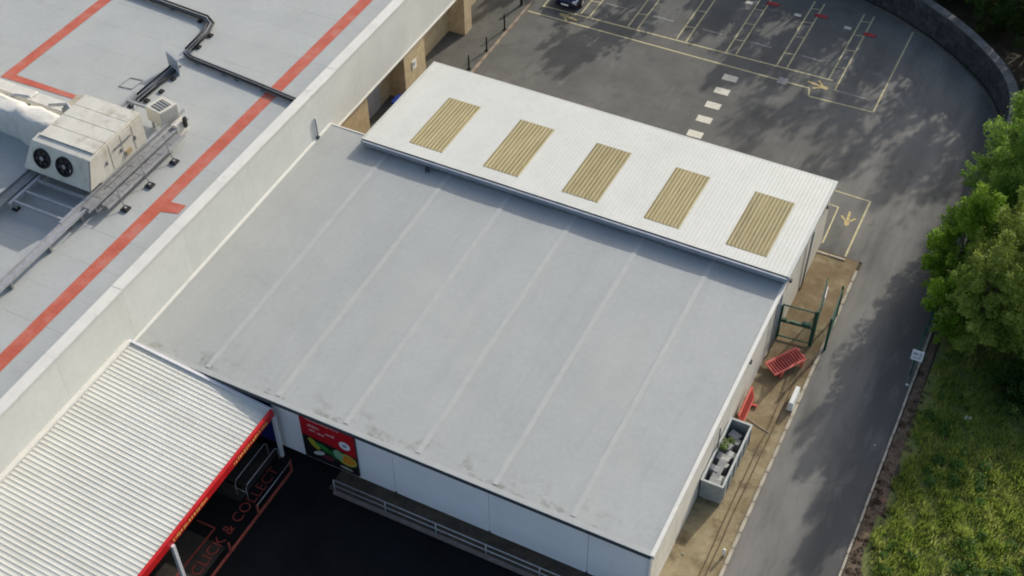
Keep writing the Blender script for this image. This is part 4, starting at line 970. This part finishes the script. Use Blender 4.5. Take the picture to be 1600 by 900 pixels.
MB().tube([(-33.25, 66.6, .75), (-33.25, 66.6, .8), (-33.25, 66.6, 1.0), (-33.25, 66.6, 1.12), (-33.25, 66.6, 1.17)], [.1, .15, .16, .11, .03], 14).build('white_top', M['white_block'], bl, smooth=True)
bn = empty('wheelie_bin', (-34.6, 53.0, .05), 'dark blue wheelie bin in the gap behind the white roof', 'bin')
MB().hexa([(-34.9, 52.65, .12), (-34.3, 52.65, .12), (-34.3, 53.25, .12), (-34.9, 53.25, .12)], [(-34.98, 52.55, 1.15), (-34.22, 52.55, 1.15), (-34.22, 53.35, 1.15), (-34.98, 53.35, 1.15)]).build('body', M['blue_bin'], bn, .03)
MB().box(-35.02, -34.18, 52.5, 53.4, 1.152, 1.24).build('lid', M['blue_bin'], bn, .03)
for x in (-34.9, -34.3): MB().tube([(x - .03, 53.3, .15), (x + .03, 53.3, .15)], .1, 12).build('wheel', M['black'], bn)
wcam = empty('wall_sign', (-35.0, 55.6, 2.0), 'small white sign on the buff brick pilaster', 'sign')
MB().box(-35.05, -35.0, 55.3, 55.75, 1.7, 2.3).build('plate', M['white_block'], wcam); MB().box(-35.0, -34.99, 55.36, 55.55, 1.95, 2.2).build('print', M['sign_grey'], wcam)

# parked car (front end towards the viewer)
car = empty('parked_car', (-30.45, 67.4, 0), 'dark navy parked car at the top edge of the car park', 'car')
def loft(name, st, m, parent):
    """st: list of (y, [(halfwidth, z) ...]) mirrored sections"""
    mb = MB(); n = len(st[0][1])
    for y, s in st:
        ring = [(x, z) for x, z in s] + [(-x, z) for x, z in reversed(s)]
        for x, z in ring: mb.v.append((x - 30.45, y + 67.4, z))
    k = 2 * n
    for i in range(len(st) - 1):
        for j in range(k):
            jj = (j + 1) % k; mb.f.append((i * k + j, i * k + jj, (i + 1) * k + jj, (i + 1) * k + j))
    mb.f.append(tuple(range(k))); mb.f.append(tuple(reversed(range((len(st) - 1) * k, len(st) * k))))
    return mb.build(name, m, parent, smooth=False)
def sec(w0, w1, w2, zt, zb=.22): return [(w0 * .8, zb), (w0, zb + .12), (w1, .5), (w1 * .985, .5 + (zt - .5) * .6), (w2, zt - .03), (w2 * .55, zt + .02)]
loft('body', [(0, sec(.55, .62, .5, .62)), (.06, sec(.74, .78, .68, .7)), (.25, sec(.84, .88, .78, .78)), (.8, sec(.88, .91, .80, .88)), (1.25, sec(.89, .92, .82, .95)), (3.4, sec(.89, .92, .84, .98)), (4.1, sec(.86, .9, .78, .92)), (4.3, sec(.78, .82, .7, .8))], M['navy'], car)
gz = lambda w0, w1, zt: [(w0, .93), (w0 * .98, 1.05), (w1 * 1.03, zt - .06), (w1, zt - .02), (w1 * .7, zt + .01), (w1 * .3, zt + .02)]
loft('windows', [(1.05, gz(.76, .72, .97)), (1.75, gz(.80, .62, 1.36)), (3.2, gz(.8, .62, 1.38)), (4.0, gz(.74, .6, 1.05))], M['glass'], car)
loft('roof', [(1.72, [(.63, 1.36), (.62, 1.385), (.3, 1.40)]), (2.5, [(.64, 1.40), (.63, 1.43), (.3, 1.45)]), (3.25, [(.63, 1.36), (.62, 1.39), (.3, 1.41)])], M['navy'], car)
for s in (-1, 1):
    for yy in (.85, 3.45):
        wh = MB().tube([(-30.45 + s * .94, 67.4 + yy, .32), (-30.45 + s * .74, 67.4 + yy, .32)], .32, 20).build('wheel', M['black'], car)
        MB().tube([(-30.45 + s * .945, 67.4 + yy, .32), (-30.45 + s * .90, 67.4 + yy, .32)], .2, 16).build('rim', M['silver'], wh)
    MB().hexa([(-30.45 + s * .66 - .14, 67.40, .56), (-30.45 + s * .66 + .14, 67.44, .56), (-30.45 + s * .7 + .12, 67.8, .72), (-30.45 + s * .7 - .14, 67.75, .72)],
              [(-30.45 + s * .66 - .14, 67.43, .70), (-30.45 + s * .66 + .14, 67.47, .70), (-30.45 + s * .7 + .12, 67.82, .80), (-30.45 + s * .7 - .14, 67.77, .80)]).build('headlight', M['silver'], car)
    MB().box(-30.45 + s * .98 - .1, -30.45 + s * .98 + .1, 68.75, 68.95, .92, 1.06).build('mirror', M['navy'], car, .03)
MB().box(-30.45 - .26, -30.45 + .26, 67.37, 67.41, .36, .48).build('number_plate', M['sign_white'], car)
MB().hexa([(-31.0, 67.42, .60), (-29.9, 67.42, .60), (-29.9, 67.46, .60), (-31.0, 67.46, .60)], [(-31.0, 67.44, .66), (-29.9, 67.44, .66), (-29.9, 67.48, .66), (-31.0, 67.48, .66)]).build('grille_trim', M['silver'], car)
tag(MB().face([(-31.08, 68.42, .985), (-29.82, 68.42, .985), (-29.86, 68.72, 1.125), (-31.04, 68.72, 1.125)]).build('windscreen_edge', M['silver'], car))

# ================================================================== TREES
def tree(name, label, x, y, h, r, m, seed, n=7000, leaf=.15, group='trees and bushes right of the road', z0=0.0, squash=.85, low=.22, K=110):
    tr_ = random.Random(seed); root = empty(name, (x, y, z0), label, 'tree', group)
    cz = z0 + h * (.5 + low * .5); rz = h * (.5 - low * .5)
    cs = []
    for k in range(K):
        u = tr_.uniform(-1, 1); a = tr_.uniform(0, 6.283); q = math.sqrt(1 - u * u); f = tr_.uniform(.5, .98) * (1 + .14 * math.sin(3 * a + seed))
        taper = 1 - .35 * max(0, u)
        cs.append((x + r * f * q * taper * math.cos(a), y + r * f * q * taper * math.sin(a), cz + rz * f * u, r * tr_.uniform(.11, .24)))
    V = leaf_cloud(cs, int(n * 1.1), leaf * .54, seed, squash)
    g = np.random.default_rng(seed + 500); ns = int(n * 1.2); ks = max(60, int(70 * r))
    C = np.asarray(cs)[g.integers(0, len(cs), ks)]
    ax = C[:, :3] - np.array([x, y, cz - .3 * rz]); ax /= np.linalg.norm(ax, axis=1)[:, None]; ax = ax + np.array([0, 0, .45]) + g.normal(size=(ks, 3)) * .35; ax /= np.linalg.norm(ax, axis=1)[:, None]
    Ls = r * g.uniform(.18, .38, ks) + .15; idx = g.integers(0, ks, ns); t_ = g.random(ns) ** .8
    off = g.normal(size=(ns, 3)) * (.05 + .12 * (1 - t_))[:, None] * (.6 + .3 * r)
    pos = C[idx, :3] + ax[idx] * (C[idx, 3] * .6 + t_ * Ls[idx])[:, None] + off
    nn = ax[idx] * .3 + g.normal(size=(ns, 3)) * .55 + np.array([0, 0, .5]); nn /= np.linalg.norm(nn, axis=1)[:, None]
    tt = np.cross(nn, ax[idx] + g.normal(size=(ns, 3)) * .4); tt /= np.linalg.norm(tt, axis=1)[:, None]; bb = np.cross(nn, tt)
    sz = (leaf * .54 * (0.6 + 0.8 * g.random(ns)))[:, None]; Q = np.empty((ns, 4, 3))
    Q[:, 0] = pos - bb * sz; Q[:, 1] = pos - tt * sz * .5 + nn * sz * .1; Q[:, 2] = pos + bb * sz; Q[:, 3] = pos + tt * sz * .5 + nn * sz * .1
    V = np.concatenate([V, Q.reshape(-1, 3)])
    quads_mesh('crown', V, m, root, (x, y, z0))
    mb = MB(); t = r * .055 + .05
    top = Vector((x + tr_.uniform(-.3, .3), y + tr_.uniform(-.3, .3), z0 + h * .62))
    mb.tube([(x, y, z0 - .05), (x + .05, y, z0 + h * .25), top], [t, t * .75, t * .35], 8)
    trunk = mb.build('trunk', M['bark'], root, smooth=True)
    for k in range(7):
        c = cs[tr_.randrange(K)]; b = Vector((x, y, z0 + h * tr_.uniform(.22, .5))); e = Vector(c[:3]); mid = b.lerp(e, .5) + Vector((0, 0, .15 * r))
        MB().tube([b, mid, e], [t * .45, t * .28, t * .1], 6, False).build('limb', M['bark'], trunk, smooth=True)
    return root
T = [
 ('lime green spiky young tree leaning over the road edge', -1.3, 52.8, 6.6, 1.75, 'leaf_lime', 15000, .12),
 ('bright lime bush between the fence and the big tree', -0.7, 49.6, 4.6, 1.4, 'leaf_lime', 10000, .12),
 ('broad yellow-green tree spreading over the upper edge of the meadow', 2.7, 49.8, 5.2, 2.7, 'leaf_olive', 10000, .13),
 ('olive-topped tree right of the spiky lime tree', 1.3, 51.6, 9.0, 1.9, 'leaf_olive', 12000, .13),
 ('bushy green tree at the bend where the curved wall ends', 0.2, 58.2, 9.4, 2.4, 'leaf_mid', 17000, .13),
 ('mid green tree at the right picture edge behind the olive tree', 4.2, 56.0, 5.6, 2.3, 'leaf_mid', 7000, .14),
 ('tall green tree at the right edge behind the bend', 4.0, 62.0, 8.6, 2.7, 'leaf_mid', 10000, .14),
 ('dark green bush at the end of the curved wall', 1.0, 65.6, 6.6, 1.9, 'leaf_mid', 7000, .14),
 ('narrow green tree in front of the bend tree by the road edge', 0.3, 55.6, 6.8, 1.8, 'leaf_mid', 11000, .12),
 ('slender green tree between the bend tree and the curved wall end', 0.4, 62.0, 7.8, 1.8, 'leaf_mid', 11000, .12),
 ('small olive bush at the right picture edge above the meadow', 5.4, 52.0, 3.2, 1.8, 'leaf_olive', 7000, .12),
 ('tall slim olive tree just above the small white sign', 0.5, 49.0, 7.6, 1.7, 'leaf_olive', 11000, .12),
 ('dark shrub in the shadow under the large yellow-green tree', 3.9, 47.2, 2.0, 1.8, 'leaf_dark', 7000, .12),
]
for i, (lb, x, y, h, r, m, n, lf) in enumerate(T): tree('roadside_tree', lb, x, y, h, r, M[m], 40 + i, n, lf, low=.06)
D = [(-12.5, 80.5, 4.2, 2.2, 'dark shaded tree behind the left part of the curved wall'), (-8.2, 79.6, 4.5, 2.2, 'dark shaded tree behind the top of the curved wall'), (-3.8, 77.6, 4.8, 2.3, 'dark shaded tree behind the middle of the curved wall'),
     (0.2, 74.2, 5.0, 2.3, 'dark shaded tree behind the right part of the curved wall'), (2.6, 70.6, 5.4, 2.3, 'dark shaded tree in the corner right of the curved wall'), (3.2, 79.0, 6.5, 2.8, 'dark tall tree at the upper right picture corner')]
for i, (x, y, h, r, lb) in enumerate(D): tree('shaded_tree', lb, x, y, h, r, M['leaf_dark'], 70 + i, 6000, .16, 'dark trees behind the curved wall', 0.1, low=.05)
# the belt of tall trees beyond the upper picture edge, which throws the long shadows over the car park
B = [(-24.2, 79.5, 9.5, 2.3), (-31.5, 81.0, 8.0, 2.2), (-18.5, 82.5, 6.5, 2.4), (-13.5, 85.0, 10.5, 2.6), (-9.0, 86.5, 13.5, 3.2), (-4.5, 85.0, 13.0, 3.0), (0.0, 84.0, 13.0, 3.4), (5.0, 83.0, 13.0, 3.4), (6.5, 73.5, 11.5, 3.2), (7.5, 66.5, 10.0, 3.0), (-36.5, 84.0, 9.0, 2.4), (-28.0, 83.5, 6.0, 2.4)]
side = ['first', 'second', 'third', 'fourth', 'fifth', 'sixth', 'seventh', 'eighth', 'ninth', 'tenth', 'eleventh', 'twelfth']
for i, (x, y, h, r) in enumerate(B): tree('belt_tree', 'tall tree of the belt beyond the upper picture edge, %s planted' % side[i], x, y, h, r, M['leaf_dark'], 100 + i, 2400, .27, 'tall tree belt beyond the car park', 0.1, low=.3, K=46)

# ================================================================== MEADOW GRASS, litter
def tz(x, y): return 0.05 * (np.sin(x * 1.3 + 0.6 * y) * 0.4 + np.sin(y * 0.9 - x * .4) * 0.4 + np.sin(x * 3.1) * np.sin(y * 2.7) * 0.3) + 0.03 * (x + 0.9)
def blades(name, n, x0, x1, y0, y1, h0, h1, wd, m, seed, edge=-0.55, clump=0.55):
    r = np.random.default_rng(seed); k = n // 14
    cx = r.uniform(x0, x1, k); cy = r.uniform(y0, y1, k); hh = r.uniform(.55, 1.25, k)
    i = r.integers(0, k, n); x = cx[i] + r.normal(0, .13, n); y = cy[i] + r.normal(0, .13, n)
    lim = edge + .22 * np.sin(y * 1.7) + .12 * np.sin(y * 4.1)
    ok = x > lim; x, y, i = x[ok], y[ok], i[ok]; n = len(x)
    h = r.uniform(h0, h1, n) * hh[i] * (0.7 + .5 * np.sin(cx[i] * 2.1 + 1.3 * cy[i]) ** 2); a = r.uniform(0, 6.283, n); ln = r.uniform(.2, .9, n) * h
    z = tz(x, y) - .01; dx, dy = np.cos(a), np.sin(a)
    V = np.empty((n, 4, 3)); s = wd * r.uniform(.6, 1.4, n)
    V[:, 0] = np.stack([x - dy * s, y + dx * s, z], 1); V[:, 1] = np.stack([x + dy * s, y - dx * s, z], 1)
    V[:, 2] = np.stack([x + dx * ln + dy * s * .35, y + dy * ln - dx * s * .35, z + h], 1); V[:, 3] = np.stack([x + dx * ln * .95 - dy * s * .35, y + dy * ln * .95 + dx * s * .35, z + h * .97], 1)
    return quads_mesh(name, V.reshape(-1, 3), m, None)
tag(blades('grass', 85000, -.8, 8.5, 24, 49, .10, .34, .024, M['grass'], 5), 'rough green and yellowish meadow grass right of the road', 'grass', kind='stuff')
r_ = np.random.default_rng(9); wc = []
while len(wc) < 170:
    x, y = r_.uniform(-.3, 8), r_.uniform(24, 48)
    if math.sin(x * 1.1 + y * .6) + math.sin(y * 1.3 - x * .7) > .2: wc.append((x, y, float(tz(x, y)) + .15, r_.uniform(.12, .34)))
tag(quads_mesh('weeds', leaf_cloud(wc, 16000, .06, 10, .7, .8), M['weed'], None), 'dark leafy weeds growing through the meadow grass', 'weeds', kind='stuff')
r_ = np.random.default_rng(19); wc = [(r_.uniform(-1.35, -.55), r_.uniform(24, 47), .03, r_.uniform(.06, .2)) for _ in range(120)]
tag(quads_mesh('leaf_litter', leaf_cloud(wc, 2600, .045, 12, .25, 1.5), leafmat('dry_leaves', (.05, .03, .018), (.12, .075, .04), (.25, .2, .13)), None), 'dry leaves and twigs along the right kerb', 'leaf litter', kind='stuff')
for (x, y, s, lb) in ((1.45, 44.6, .16, 'pale scrap of litter in the grass under the large tree'), (-1.7, 45.5, .09, 'small white scrap at the foot of the fence'), (-2.1, 41.2, .05, 'tiny pale speck of litter on the shaded road'), (-8.0, 31.6, .05, 'tiny pale stone on the brown path')):
    mb = MB(); lump(mb, (x, y, .0 if x > -7 else .06), (s, s * .6), s * .5 + (.15 if x > 0 else 0), int(abs(x) * 100)); tag(mb.build('litter', M['white_block'], None, smooth=True), lb, 'litter')
